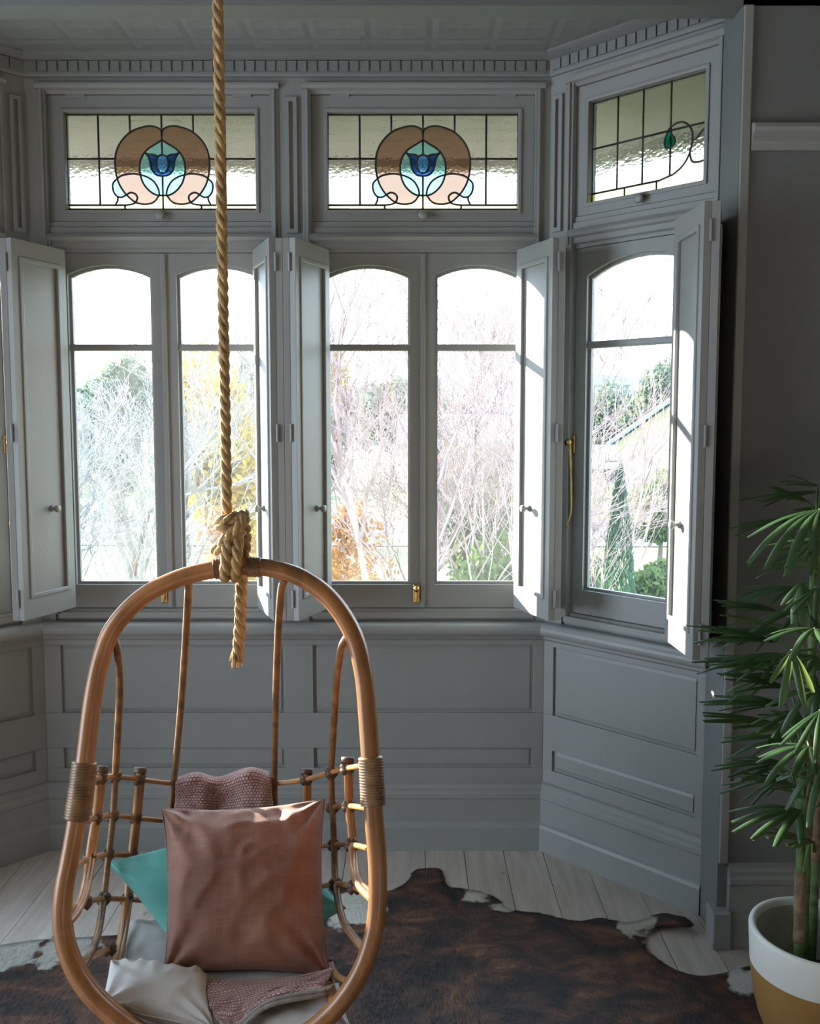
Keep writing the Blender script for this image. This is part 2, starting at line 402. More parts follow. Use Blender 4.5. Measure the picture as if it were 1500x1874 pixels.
def picture_rail(nm, x0, x1, lb):
    pr = [(0,2.355),(-.012,2.355),(-.016,2.372),(-.02,2.378),(-.02,2.392),(-.034,2.402),(-.038,2.412),(-.034,2.424),(-.014,2.43),(0,2.43)]
    o = MB().sweep(pr, x0, x1).build(nm, M['paint']); o.matrix_world = FRW; tag(o, lb, 'picture rail', kind='structure')
picture_rail('trim_9', XOPEN+.03, 3.3, 'grey picture rail on the dark wall at the right')
picture_rail('trim_10', -3.3, XOL-.03, 'grey picture rail on the wall left of the bay')
o = MB().box(-3.3, 3.3, -3.3, YW+.01, ZC, ZC+.1).build('ceiling_room', M['room']); tag(o, 'plain ceiling of the main room', 'ceiling', kind='structure')
o = MB().box(3.2, 3.36, -3.3, YW+.1, 0, ZC).build('wall_side_right', M['room']); tag(o, 'room side wall out of view to the right', 'wall', kind='structure')
o = MB().box(-3.36, 3.36, -3.36, -3.2, 0, ZC).build('wall_behind', M['room']); tag(o, 'room wall behind the viewer', 'wall', kind='structure')
# left side wall; its wide unseen opening is added to brighten the bay
wsl = empty('wall_side_left'); tag(wsl, 'room side wall out of view to the left', 'wall', kind='structure')
for (y0, y1, z0, z1) in ((-3.3,.3,0,ZC),(2.3,YW+.1,0,ZC),(.3,2.3,0,.12),(.3,2.3,2.75,ZC)):
    MB().box(-3.36, -3.2, y0, y1, z0, z1).build('wall_section', M['room'], wsl)

# ------------------------------------------------------------------ windows
def arch_loop(s0, s1, z0, z1, rise, n=10):
    """closed loop from lower left, arched top; z1 is the crown"""
    pts = [(s0, z0), (s1, z0)]
    zs = z1-rise; w = s1-s0; R = (w*w/4+rise*rise)/(2*rise); cz = z1-R; c = (s0+s1)/2
    a0 = math.asin(w/2/R)
    for i in range(n+1):
        a = a0-2*a0*i/n; pts.append((c+R*math.sin(a), cz+R*math.cos(a)))
    return pts
def rect_match(s0, s1, z0, z1, n=10):
    pts = [(s0, z0), (s1, z0)]
    for i in range(n+1): pts.append((s1+(s0-s1)*i/n, z1))
    return pts
def inset(loop, d):
    cx_ = sum(p[0] for p in loop)/len(loop); cz_ = (min(p[1] for p in loop)+max(p[1] for p in loop))/2
    hw = (max(p[0] for p in loop)-min(p[0] for p in loop))/2; hh = (max(p[1] for p in loop)-min(p[1] for p in loop))/2
    c0 = (max(p[0] for p in loop)+min(p[0] for p in loop))/2
    return [(c0+(p[0]-c0)*(hw-d)/hw, cz_+(p[1]-cz_)*(hh-d)/hh) for p in loop]

def knob(parent, loc, axis_m, r=.0135, L=.034):
    prof = [(.0,0),(.011,0),(.011,.004),(.0055,.007),(.0055,L*.45),(r*.8,L*.55),(r,L*.75),(r*.85,L*.92),(r*.4,L),(0,L)]
    o = MB().lathe(prof, 18, axis='y').build('knob', M['paint'], parent, smooth=True)
    o.matrix_local = Matrix.Translation(Vector(loc)) @ axis_m
    return o

def casement(root, s0, s1, glass, pane_m, latch=None, stay=False):
    """sash from s0 to s1 with an arched light; glass=(g0,g1)"""
    z0, z1 = .903, 2.186; g0, g1 = glass
    inner = arch_loop(g0, g1, .988, 2.146, .034 if g1-g0 < .4 else .055)
    outer = rect_match(s0+.0015, s1-.0015, z0, z1)
    sash = MB().ring(inner, outer, .028, .072).build('casement', M['paint'], root)
    # glazing bead, bars and the two panes
    MB().ring(inset(inner, .010), inset(inner, -.0005), .046, .060).build('glazing_bead', M['paint'], sash)
    MB().box(g0-.002, g1+.002, .036, .066, 1.842, 1.866).build('glazing_bar', M['paint'], sash, bevel=.004)
    low = [(g0+.001,.989),(g1-.001,.989),(g1-.001,1.8425),(g0+.001,1.8425)]
    MB().prism(low, .053, .0565).build('pane', pane_m, sash)
    up = [(g0+.001,1.8655),(g1-.001,1.8655)]+[(min(max(p[0],g0+.001),g1-.001), p[1]-.001) for p in inner[2:]]
    MB().prism(up, .053, .0565).build('pane', pane_m, sash)
    if latch is not None:
        b = MB().box(latch-.013, latch+.013, .020, .028, .918, .985)
        lo = b.build('latch', M['brass'], sash, bevel=.003); lo['label'] = 'brass latch'
        MB().lathe([(0,0),(.008,0),(.008,.01),(.011,.014),(.011,.02),(0,.024)], 14, (latch, .02, .972), axis='y').build('latch_boss', M['brass'], root, smooth=True)
        MB().box(latch-.004, latch+.004, .004, .020, .925, .966).build('latch_lever', M['brass'], root, bevel=.002)
    return sash

def lead_net(root, sash, w, h, s_c, z0, curves, seeds, closed_fill=None, n0=.044):
    """curves: polylines in [-w/2,w/2]x[0,h]; builds one glass piece per region and the lead cames"""
    pts = []; edges = []
    def key(p): return (round(p[0], 5), round(p[1], 5))
    idx = {}
    def vid(p):
        k = key(p)
        if k not in idx: idx[k] = len(pts); pts.append(Vector(k))
        return idx[k]
    rect = [(-w/2,0),(w/2,0),(w/2,h),(-w/2,h)]
    for a, b in zip(rect, rect[1:]+rect[:1]): edges.append((vid(a), vid(b)))
    def ext(c):
        c = [tuple(p) for p in c]
        if math.dist(c[0], c[-1]) < 1e-6: return c
        def e_(a, b):
            d = math.dist(a, b) or 1; x = a[0]+(a[0]-b[0])/d*.004; z = a[1]+(a[1]-b[1])/d*.004
            return (min(max(x, -w/2), w/2), min(max(z, 0), h))
        return [e_(c[0], c[1])]+c+[e_(c[-1], c[-2])]
    for c in map(ext, curves):
        for a, b in zip(c, c[1:]):
            i, j = vid(a), vid(b)
            if i != j: edges.append((i, j))
    V, E_, T_, _, oe, _ = delaunay_2d_cdt(pts, edges, [], 0, 1e-5)
    cons = set()
    for k_, o in zip(E_, oe):
        if o: cons.add(tuple(sorted(k_)))
    emap = {}
    for ti, t in enumerate(T_):
        for a, b in zip(t, t[1:]+t[:1]): emap.setdefault(tuple(sorted((a, b))), []).append(ti)
    reg = [-1]*len(T_); nr = 0
    for ti in range(len(T_)):
        if reg[ti] >= 0: continue
        st = [ti]; reg[ti] = nr
        while st:
            q = st.pop(); t = T_[q]
            for a, b in zip(t, t[1:]+t[:1]):
                ek = tuple(sorted((a, b)))
                if ek in cons: continue
                for r_ in emap[ek]:
                    if reg[r_] < 0: reg[r_] = nr; st.append(r_)
        nr += 1
    def inside(p, t):
        a, b, c = (V[i] for i in t)
        d1 = (b-a).cross(p-a); d2 = (c-b).cross(p-b); d3 = (a-c).cross(p-c)
        return (d1 >= 0 and d2 >= 0 and d3 >= 0) or (d1 <= 0 and d2 <= 0 and d3 <= 0)
    col = {}
    for (p, m_) in seeds:
        pv = Vector(p)
        for ti, t in enumerate(T_):
            if inside(pv, t): col.setdefault(reg[ti], m_); break
    for r_ in range(nr):
        tr = [T_[i] for i in range(len(T_)) if reg[i] == r_]
        area = sum(abs((V[t[1]]-V[t[0]]).cross(V[t[2]]-V[t[0]]))/2 for t in tr)
        if area < 2e-6: continue
        mp_ = {}; vs_ = []; fs = []; be = {}
        for t in tr:
            ids = []
            for i in t:
                if i not in mp_: mp_[i] = len(mp_); vs_.append(V[i])
                ids.append(mp_[i])
            fs.append(tuple(ids))
            for a, b in zip(ids, ids[1:]+ids[:1]): be.setdefault(tuple(sorted((a, b))), []).append((a, b))
        n = len(vs_)
        allv = [(s_c+p[0], n0, z0+p[1]) for p in vs_]+[(s_c+p[0], n0+.003, z0+p[1]) for p in vs_]
        allf = fs+[tuple(i+n for i in f)[::-1] for f in fs]
        for k_, l_ in be.items():
            if len(l_) == 1: a, b = l_[0]; allf.append((b, a, a+n, b+n))
        MB().add(allv, allf).build('glass_piece', M[col.get(r_, 'g_clear')], sash)
    for c in curves:
        pl = [Vector((s_c+p[0], n0+.0015, z0+p[1])) for p in c]
        MB().tube(pl, .0035, 6).build('lead_came', M['lead'], sash, smooth=True)
    r_ = [(-w/2+.001,.001),(w/2-.001,.001),(w/2-.001,h-.001),(-w/2+.001,h-.001)]
    MB().tube([Vector((s_c+p[0], n0+.0015, z0+p[1])) for p in r_], .0032, 6, closed=True).build('lead_came', M['lead'], sash)

def sm2(pts, n=6): return [(p.x, p.y) for p in smooth_path([Vector((a, b, 0)) for a, b in pts], n)]
# the tulip design, measured on the middle window: image pixels of a 1500-wide crop -> metres
def tulip(w, h):
    X = lambda x: (x-716)/1500*280/353*w    # crop is 280 px wide, the pane 353 px
    Z = lambda y: h-.002-(y-95)/971*(h-.010)
    cv = []; sd = []
    def both(pts, smooth=True, n=6):
        p = [(X(a), Z(b)) for a, b in pts]; p = sm2(p, n) if smooth else p
        cv.append(p); cv.append([(-a, b) for a, b in p])
    hm = Z(545)
    # outer crescent
    both([(716,280),(712,262),(690,235),(640,214),(580,210),(500,228),(420,262),(350,320),(290,400),(255,490),(243,590),(250,690),(275,790),(310,860),(350,915),(400,965),(440,995)])
    # inner egg
    both([(716,352),(650,395),(580,440),(530,495),(500,560),(488,640),(495,710),(520,790),(560,850),(610,895),(660,918),(716,922)])
    # low ring loops
    both([(248,760),(300,720),(370,702),(440,698),(500,710),(560,730),(620,770),(655,820),(675,870),(680,918)])
    both([(440,995),(490,1008),(540,1012),(600,1002),(640,975),(665,940),(680,918)])
    # pale blue side leaves
    both([(248,760),(222,790),(214,830),(222,880),(245,920),(275,938),(310,938),(345,918)])
    # little amber leaf
    both([(352,915),(380,895),(410,893),(440,908),(458,935),(455,965),(438,995)])
    # feet
    both([(262,938),(262,970),(240,1015)])
    both([(440,995),(410,1010),(340,1022)])
    # tulip cup
    both([(716,722),(660,712),(620,675),(600,620),(590,560),(575,520),(545,480)])
    both([(545,480),(570,495),(610,500),(645,505),(670,525)])
    both([(670,525),(690,510),(716,502)])
    both([(670,525),(655,580),(662,640),(685,680),(716,692)])
    cv.append([(0, h), (0, Z(280))]); cv.append([(0, Z(280)), (0, Z(352))]); cv.append([(0, Z(352)), (0, Z(502))])
    cv.append([(0, Z(722)), (0, Z(922))]); cv.append([(0, Z(922)), (0, 0)]); cv.append([(-w/2, Z(1064)), (w/2, Z(1064))])
    # bars
    for k in (2, 1):
        x = w/6*k
        if k == 2: cv += [[(x, h), (x, Z(1018))]]; cv += [[(-x, h), (-x, Z(1018))]]
        else:
            cv += [[(x, h), (x, Z(285))]]; cv += [[(-x, h), (-x, Z(285))]]
    xe = X(243); cv += [[(-w/2, hm), (xe-.001, hm)], [(w/2, hm), (-xe+.001, hm)]]
    yb = Z(1022); both([(340,1022),(330,1040),(340,1066)], False)
    cv += [[(-w/2, yb), (X(340), yb)], [(w/2, yb), (-X(340), yb)]]
    def s2(x, y, m_): sd.append(((X(x), Z(y)), m_)); sd.append(((-X(x), Z(y)), m_))
    s2(380,450,'g_amber'); s2(560,330,'g_amber'); s2(400,780,'g_amber'); s2(540,950,'g_amber'); s2(410,935,'g_amber')
    s2(660,450,'g_aqua'); s2(540,620,'g_aqua'); s2(660,760,'g_aqua'); s2(570,800,'g_sky'); s2(705,800,'g_aqua')
    s2(260,860,'g_sky'); s2(610,530,'g_blue'); s2(640,640,'g_blue'); s2(715.0,600,'g_mid'); s2(690,600,'g_mid')
    s2(600,1040,'g_yellow'); s2(150,1045,'g_yellow'); s2(-100,1045,'g_yellow')
    return cv, sd
def scroll(w, h):
    """side window: squares with a hanging scroll; fractions of the pane from its left edge"""
    X = lambda f: -w/2+f*w; Z = lambda f: f*h
    cv = []; sd = []
    for k in (.23, .455): cv.append([(X(k), h), (X(k), Z(.10))])
    cv.append([(X(.69), h), (X(.69), Z(.575))]); cv.append([(X(.69), Z(.50)), (X(.69), Z(.125))])
    hm = .545; cv.append([(X(0), Z(hm)), (X(.69), Z(hm))]); cv.append([(X(.69), Z(hm)), (X(1), Z(hm))])
    sp = sm2([(X(.69),Z(.575)),(X(.735),Z(.60)),(X(.80),Z(.59)),(X(.855),Z(.52)),(X(.87),Z(.43)),(X(.85),Z(.30)),(X(.80),Z(.20)),(X(.73),Z(.14)),(X(.69),Z(.125)),(X(.60),Z(.10))])
    cv.append(sp)
    cv.append(sm2([(X(.69),Z(.575)),(X(.665),Z(.54)),(X(.64),Z(.46)),(X(.65),Z(.40)),(X(.69),Z(.385)),(X(.725),Z(.42)),(X(.72),Z(.47)),(X(.70),Z(.50)),(X(.69),Z(.575))]))
    cv.append(sm2([(X(1),Z(.50)),(X(.95),Z(.48)),(X(.905),Z(.42)),(X(.868),Z(.40))])); cv.append(sm2([(X(.85),Z(.30)),(X(.87),Z(.22)),(X(.92),Z(.20)),(X(1),Z(.21))]))
    cv.append([(X(0), Z(.10)), (X(.60), Z(.10))])
    for k in (.30, .58): cv.append([(X(k), 0), (X(k), Z(.10))])
    for x in (.15, .45, .75): sd.append(((X(x), Z(.05)), 'g_yellow'))
    sd.append(((X(.92), Z(.1)), 'g_yellow')); sd.append(((X(.672), Z(.47)), 'g_green')); sd.append(((X(.705), Z(.44)), 'g_green'))
    
    return cv, sd

KFRONT = Matrix.Identity(4)
def window(name, FM, c, hw, two, design, panes, label, latch_side=None, stay=None):
    root = empty(name, mat=FM @ Matrix.Translation((c, 0, 0))); tag(root, label, 'window', kind='structure')
    # outer frame
    for sg in (-1, 1):
        a, b = sorted((sg*(hw-.012), sg*(hw+.018)))
        MB().box(a, b, -.004, .13, .885, 2.757).build('jamb', M['paint'], root, bevel=.002)
        a, b = sorted((sg*(hw+.006), sg*(hw-.004)))
        MB().box(a, b, -.014, 0, 2.20, 2.742).build('architrave', M['paint'], root, bevel=.003)
    h = hw
    MB().sweep([(-.004,.87),(.13,.87),(.13,.9005),(.02,.9005),(.012,.892),(-.004,.892)], -h, h).build('sill_rail', M['paint'], root)
    # transom bar with its steps
    MB().sweep([(.13,2.188),(.022,2.188),(.022,2.200),(.006,2.204),(.006,2.222),(-.010,2.226),(-.016,2.236),(-.010,2.248),(.004,2.252),(.004,2.272),(.014,2.276),(.014,2.293),(.13,2.293)], -h, h).build('transom_bar', M['paint'], root)
    MB().sweep([(.13,2.731),(.012,2.731),(.002,2.74),(-.012,2.744),(-.020,2.752),(-.020,2.76),(.13,2.76)], -h-.02, h+.02).build('head', M['paint'], root)
    # lower sashes
    if two:
        g = hw-.059
        c1 = casement(root, -hw+.012, 0, (-g, -.044), panes[0], latch=None)
        c2 = casement(root, 0, hw-.012, (.044, g), panes[1])
        MB().box(-.009, .009, .016, .030, .905, 2.184).build('meeting_bead', M['paint'], root, bevel=.004)
        MB().box(-.034, -.010, .018, .030, .922, .99).build('latch_plate', M['brass'], root, bevel=.003)
        MB().lathe([(0,0),(.007,0),(.007,.008),(.011,.012),(.011,.018),(.004,.024),(0,.024)], 14, (-.022, .018, .976), axis='y').build('latch_boss', M['brass'], root, smooth=True)
        MB().box(-.027, -.017, .004, .018, .928, .965).build('latch_lever', M['brass'], root, bevel=.003)
    else:
        casement(root, -hw+.012, hw-.012, (-hw+.058, hw-.058), panes[0])
    # fanlight sash
    pw = (.337 if two else .214); z0, z1 = 2.335, 2.673
    inner = rect_match(-pw, pw, z0, z1); outer = rect_match(-hw+.013, hw-.013, 2.296, 2.729)
    fs = MB().ring(inner, outer, .020, .066).build('fanlight_sash', M['paint'], root)
    MB().ring(rect_match(-pw+.001, pw-.001, z0+.001, z1-.001), rect_match(-pw-.012, pw+.012, z0-.012, z1+.012), .014, .021).build('sash_bead', M['paint'], fs, bevel=.003)
    cv, sd = design(2*pw, z1-z0)
    lead_net(root, fs, 2*pw, z1-z0, 0, z0, cv, sd)
    knob(fs, (0, .021, 2.313), KFRONT, r=.017, L=.036)
    if two:
        for x in (-hw*.72, hw*.72): MB().box(x-.034, x+.034, .012, .03, 2.722, 2.735).build('hinge', M['hinge'], fs, bevel=.002)
    if stay:
        # brass casement stay hanging against the jamb
        s = stay
        MB().box(s-.010, s+.010, .018, .028, 1.475, 1.54).build('stay_plate', M['brass'], root, bevel=.003)
        MB().lathe([(0,0),(.008,0),(.008,.016),(.012,.02),(.012,.03),(0,.034)], 14, (s, .018, 1.515), axis='y').build('stay_boss', M['brass'], root, smooth=True)
        p = smooth_path([(s,.004,1.52),(s+.002,.004,1.47),(s+.006,.005,1.38),(s+.008,.006,1.30),(s+.006,.006,1.26),(s-.002,.004,1.235),(s-.004,.0,1.222),(s+.004,-.002,1.213)], 6)
        MB().tube(p, [.0055 if i < 6 else .0045+.001*(i % 8 == 0) for i in range(len(p))], 8).build('stay_bar', M['brass'], root, smooth=True)
    return root
window('window_1', FB, WC[0], .405, True, tulip, (M['pane_frosty'], M['pane_frosty']), 'left of the two middle windows, twin casements under a tulip fanlight behind the rope')
window('window_2', FB, WC[1], .405, True, tulip, (M['pane'], M['pane']), 'right of the two middle windows, twin casements under a tulip fanlight')
window('window_3', FR, .36, .275, False, scroll, (M['pane'],), 'angled right window with single arched casement and scroll leadlight fanlight', stay=-.262)
window('window_4', FL, LA-.36, .275, False, lambda w, h: (lambda r: ([[(-a, b) for a, b in c] for c in r[0]], [((-p[0], p[1]), m_) for p, m_ in r[1]]))(scroll(w, h)), (M['pane_frosty'],), 'angled left window at the edge of the picture', stay=.262)

# raised mouldings on the piers between the fanlights
def pier_panel(FM, s0, s1, idx, label):
    o = MB().ring(rect_match(s0+.014, s1-.014, 2.265, 2.70), rect_match(s0, s1, 2.25, 2.715), -.012, .002).build('trim_%d' % idx, M['paint'], bevel=.003)
    o.matrix_world = FM; tag(o, label, 'moulding', kind='structure')
pier_panel(FB, -.436, -.394, 11, 'raised panel moulding on the pier between the two tulip fanlights')
pier_panel(FR, .014, .056, 12, 'raised panel moulding on the pier left of the scroll fanlight')
pier_panel(FR, .655, .69, 13, 'raised panel moulding on the pier right of the scroll fanlight')
pier_panel(FL, LA-.056, LA-.014, 14, 'raised panel moulding on the pier at the left edge of the picture')

# ------------------------------------------------------------------ shutters
def leaf(root, M_loc, w, name='leaf', knob_at=None, knob_side=-1):
    z0, z1, th = .915, 2.188, .022; st = .034
    inner = rect_match(st, w-st, z0+.075, z1-.06, 2); outer = rect_match(.001, w-.001, z0, z1, 2)
    o = MB().ring(inner, outer, 0, th).build(name, M['paint'], root, bevel=.0015)
    o.matrix_local = M_loc
    MB().box(st-.001, w-st+.001, .007, th-.007, z0+.074, z1-.059).build('panel', M['paint'], o)
    for n0, n1 in ((-.005, .008), (th-.008, th+.005)):
        MB().ring(inset(inner, .012), inset(inner, -.004), n0, n1).build('moulding', M['paint'], o, bevel=.003)
    if knob_at is not None:
        if knob_side < 0: knob(o, (knob_at, .006, 1.285), Matrix.Identity(4))
        else: knob(o, (knob_at, th-.006, 1.285), Matrix.Rotation(PI, 4, 'Z'))
    return o
def seg_matrix(p, q, flip=False):
    d = Vector((q[0]-p[0], q[1]-p[1], 0)).normalized(); n = Vector((-d.y, d.x, 0))
    m_ = Matrix.Identity(4); m_.col[0][:3] = d; m_.col[1][:3] = n; m_.col[3][:3] = (p[0], p[1], 0); return m_
def shutter(FM, sw, sh, nh, sf, nf, side, label):
    """sw: wall hinge, (sh,nh): fold, (sf,nf): free edge in the wall frame; side=+1 window lies at +s"""
    root = empty('window_shutter', mat=FM @ Matrix.Translation((sw, 0, 0))); tag(root, label, 'shutter', group='folding shutters of the bay')
    a, h, f = (0, -.018), (sh-sw, nh), (sf-sw, nf)
    w1 = math.dist(a, h); w2 = math.dist(h, f)
    m1 = seg_matrix(a, h)
    if side > 0: m1 = m1 @ Matrix.Translation((0, -.022, 0))     # thickness away from the window
    leaf(root, m1, w1)
    l2 = leaf(root, seg_matrix(h, f) @ (Matrix.Identity(4) if side < 0 else Matrix.Translation((0, -.022, 0))), w2, knob_at=w2*.60, knob_side=(1 if side < 0 else -1))
    for z in (.99, 1.55, 2.11):
        p = MB().tube([(h[0], h[1]-.004, z-.03), (h[0], h[1]-.004, z+.03)], .0045, 8).build('hinge', M['hinge'], root)
    return root
HO, FO = .4415, .349
shutter(FB, WC[0]-HO, WC[0]-HO, -.252, WC[0]-FO, -.020, 1, 'grey folding shutter left of the left middle window, knob facing the room')
shutter(FB, WC[0]+HO, WC[0]+HO, -.252, WC[0]+FO, -.020, -1, 'sunlit grey folding shutter right of the left middle window, behind rope and chair')
shutter(FB, WC[1]-HO, WC[1]-HO, -.252, WC[1]-FO, -.020, 1, 'grey folding shutter left of the right middle window, pale shaded panel')
shutter(FB, WC[1]+HO, WC[1]+HO, -.252, WC[1]+FO, -.020, -1, 'sunlit grey folding shutter right of the right middle window')
shutter(FR, .632, .775, -.31, .590, -.14, -1, 'sunlit grey folding shutter at the angled right window, beside the palm')

# ------------------------------------------------------------------ hanging chair
M['rattan'] = mat('rattan_pole', (.36,.15,.052), .26, var=.35, vscale=5, stretch=(3,3,.5), spec=.6)
M['rattan_thin'] = mat('rattan_cane', (.38,.18,.065), .32, var=.4, vscale=9, spec=.6)
M['wrap'] = mat('cane_wrapping', (.21,.105,.04), .34, var=.45, vscale=30, spec=.6)
M['lash'] = mat('dark_lashing', (.10,.055,.028), .45, var=.4, vscale=60)
HY0, HY1 = 2.10, 1.86      # depth of the hoop at its top and at its foot: it leans out at the foot
def hoop_pt(px, py):
    Y = HY0+(HY1-HY0)*(py-1037)/(1935-1037)
    return at(px, py, Y)
HOOP = [(432,1037),(372,1046),(318,1062),(258,1094),(207,1150),(183,1212),(168,1290),(157,1380),(145,1470),(130,1560),(116,1635),(114,1695),(126,1752),(156,1807),(205,1858),(270,1902),(340,1928),(410,1936),(480,1928),(548,1900),(610,1850),(655,1787),(680,1722),(690,1660),(690,1580),(683,1490),(678,1400),(672,1310),(664,1230),(645,1160),(605,1098),(552,1058),(495,1040)]
hp = [hoop_pt(*p) for p in HOOP]
chair = empty('hanging_chair', loc=hp[17].to_tuple()); tag(chair, 'egg shaped rattan hanging chair on a rope, holding cushions and a throw', 'hanging chair')
bpy.context.view_layer.update()
CINV = Matrix.Translation(-hp[17])
def cbuild(mb, name, m_, smooth=True, parent=None):
    mb.v = [tuple(Vector(p)-hp[17]) for p in mb.v]
    return mb.build(name, m_, parent or chair, smooth=smooth)
def closed_smooth(pts, n=6):
    out = []; L = len(pts)
    for i in range(L):
        p0, p1, p2, p3 = pts[i-1], pts[i], pts[(i+1) % L], pts[(i+2) % L]
        for k in range(n):
            t = k/n
            out.append(.5*((2*p1)+(p2-p0)*t+(2*p0-5*p1+4*p2-p3)*t*t+(3*p1-p0-3*p2+p3)*t**3))
    return out
hs = closed_smooth(hp, 6)
cbuild(MB().tube(hs, .0205, 16, closed=True), 'hoop', M['rattan'])
cen = sum(hs, Vector())/len(hs)
def out_off(p, d, back): 
    r = (p-cen); r.normalize(); return p+r*d+Vector((0, back, -.2*back))
cbuild(MB().tube([out_off(p, .006, .034) for p in hs], .015, 12, closed=True), 'back_hoop', M['rattan'])
def coil(name, path, r, turn, wire, m_, parent=None, sides=10):
    """wrapped binding: a ribbed sleeve along a path"""
    ps = resample(path, turn/3.0); rad = [r+wire*(.2, 1.0, .7)[i % 3] for i in range(len(ps))]
    rad[0] = rad[-1] = r*.9
    return cbuild(MB().tube(ps, rad, sides), name, m_, parent=parent)
def hoop_between(ia, ib): return [hs[i % len(hs)] for i in range(ia, ib+1)]
def hoop_idx(px, py):
    q = hoop_pt(px, py); return min(range(len(hs)), key=lambda i: (hs[i]-q).length)
def wrap(a, b, grow=.004):
    ia, ib = hoop_idx(*a), hoop_idx(*b)
    if ib < ia: ia, ib = ib, ia
    pth = hoop_between(ia, ib)
    pth = [out_off(p, .001, .003) for p in pth]
    return coil('binding', pth, (.0262), .0062, .0026, M['wrap'], sides=16)
wrap((155,1400), (141,1505)); wrap((678,1390), (682,1482))
for a, b in (((392,1042), (408,1040)), ((452,1037), (478,1038))):
    ia, ib = hoop_idx(*a), hoop_idx(*b)
    p0, p1 = hoop_pt(*a), hoop_pt(*b); n_ = 6
    coil('binding', [p0.lerp(p1, i/n_) for i in range(n_+1)], .0215, .0062, .0028, M['wrap'], sides=14)

def P3(l): return [at(*p) if len(p) == 3 else hoop_pt(*p) for p in l]
# wrapped ribs of the back: hoop top -> rail -> seat -> hoop foot   (px, py, depth)
RIBS = {
 'a': [(207,1163),(216,1200,2.10),(219,1270,2.16),(215,1350,2.24),(211,1425,2.31),(206,1500,2.32),(198,1570,2.30),(190,1640,2.24),(180,1705,2.13),(165,1748,2.0),(142,1785)],
 'b': [(346,1057),(342,1130,2.18),(335,1240,2.30),(327,1340,2.40),(318,1432,2.47),(312,1500,2.49),(312,1580,2.47),(320,1660,2.40),(335,1730,2.28),(345,1800,2.08),(345,1860,1.95),(345,1926)],
 'c': [(521,1060),(514,1085,2.13),(508,1180,2.26),(504,1300,2.38),(502,1432,2.47),(504,1500,2.49),(506,1580,2.47),(500,1660,2.40),(490,1730,2.28),(482,1800,2.08),(480,1860,1.95),(480,1926)],
 'd': [(640,1158),(625,1185,2.10),(616,1240,2.16),(611,1320,2.24),(606,1412,2.31),(608,1480,2.32),(611,1545,2.30),(614,1618,2.23),(626,1680,2.10),(645,1712,1.99),(668,1740)],
}
def rib_path(k): return smooth_path(P3(RIBS[k]), 10)
for k in 'abcd': coil('wrapped_rib', rib_path(k), .0076, .0052, .0016, M['wrap'], sides=10)
# plain cane posts, each a pair of canes
POSTS = [[(184,1412,2.20),(176,1480,2.22),(165,1550,2.20),(158,1600,2.14),(150,1640,2.06),(136,1672,1.98),(118,1695)],
         [(255,1414,2.40),(248,1490,2.42),(240,1560,2.41),(232,1640,2.36),(222,1710,2.25),(210,1775,2.10),(200,1840,1.96),(208,1860)],
         [(560,1416,2.40),(560,1500,2.42),(560,1580,2.40),(562,1650,2.34),(575,1730,2.20),(596,1790,2.05),(612,1850)],
         [(635,1396,2.20),(637,1470,2.22),(643,1545,2.18),(646,1590,2.12),(655,1620,2.04),(690,1655)]]
for p in POSTS:
    q = smooth_path(P3(p), 8)
    cbuild(MB().tube(q, .0088, 9), 'post', M['rattan_thin'])
    cbuild(MB().tube([x+Vector((.006, .013, .0)) for x in q], .0075, 8), 'post', M['rattan_thin'])
    cbuild(MB().tube([q[0]+Vector((-.014, .004, .004)), q[0]+Vector((.016, .004, .004))], .010, 8), 'lashing', M['lash'])
RAILS = [[(160,1427),(184,1424,2.20),(211,1421,2.31),(255,1426,2.40),(318,1434,2.475),(410,1438,2.50),(502,1434,2.475),(560,1426,2.40),(606,1413,2.31),(635,1406,2.20),(674,1400)],
         [(147,1508),(175,1497,2.22),(206,1493,2.325),(248,1497,2.42),(314,1503,2.495),(410,1506,2.52),(504,1490,2.495),(560,1483,2.42),(608,1477,2.325),(638,1475,2.22),(680,1481)],
         [(132,1588),(163,1572,2.19),(197,1564,2.305),(240,1566,2.41),(314,1572,2.48),(410,1572,2.50),(505,1562,2.48),(560,1552,2.40),(611,1546,2.305),(643,1546,2.18),(686,1556)],
         [(118,1672),(155,1652,2.07),(190,1645,2.235),(232,1646,2.36),(315,1650,2.42),(410,1652,2.44),(502,1640,2.42),(561,1628,2.35),(614,1618,2.235),(648,1624,2.08),(688,1648)],
         [(126,1770),(165,1752,1.99),(200,1737,2.14),(222,1738,2.25),(330,1745,2.30),(410,1748,2.31),(492,1745,2.29),(575,1745,2.2),(600,1764,2.10),(618,1786,2.0),(645,1800)]]
for r in RAILS:
    q = smooth_path(P3(r), 8)
    cbuild(MB().tube(q, .0068, 9), 'rail', M['rattan_thin'])
# lashings where canes cross
for ri, r in enumerate(RAILS):
    for k in (1, 2, 3, 7, 8, 9):
        if ri == 4 and k in (1, 9): continue
        c = at(*r[k]); 
        a, b = Vector((.012, 0, .011)), Vector((-.012, 0, .011))
        mb = MB().tube([c-a, c+a], .0095, 7); mb.tube([c-b, c+b], .0095, 7)
        cbuild(mb, 'lashing', M['lash'])
# seat canes under the cushions
for y_ in (.30, .40, .50):
    Yd = 1.87+y_*.9
    a, b = at(215+60*y_, 1800-y_*40, Yd), at(600-40*y_, 1800-y_*40, Yd)
    cbuild(MB().tube(smooth_path([a, (a+b)/2+Vector((0, 0, -.09)), b], 10), .0075, 8), 'seat_cane', M['rattan_thin'])

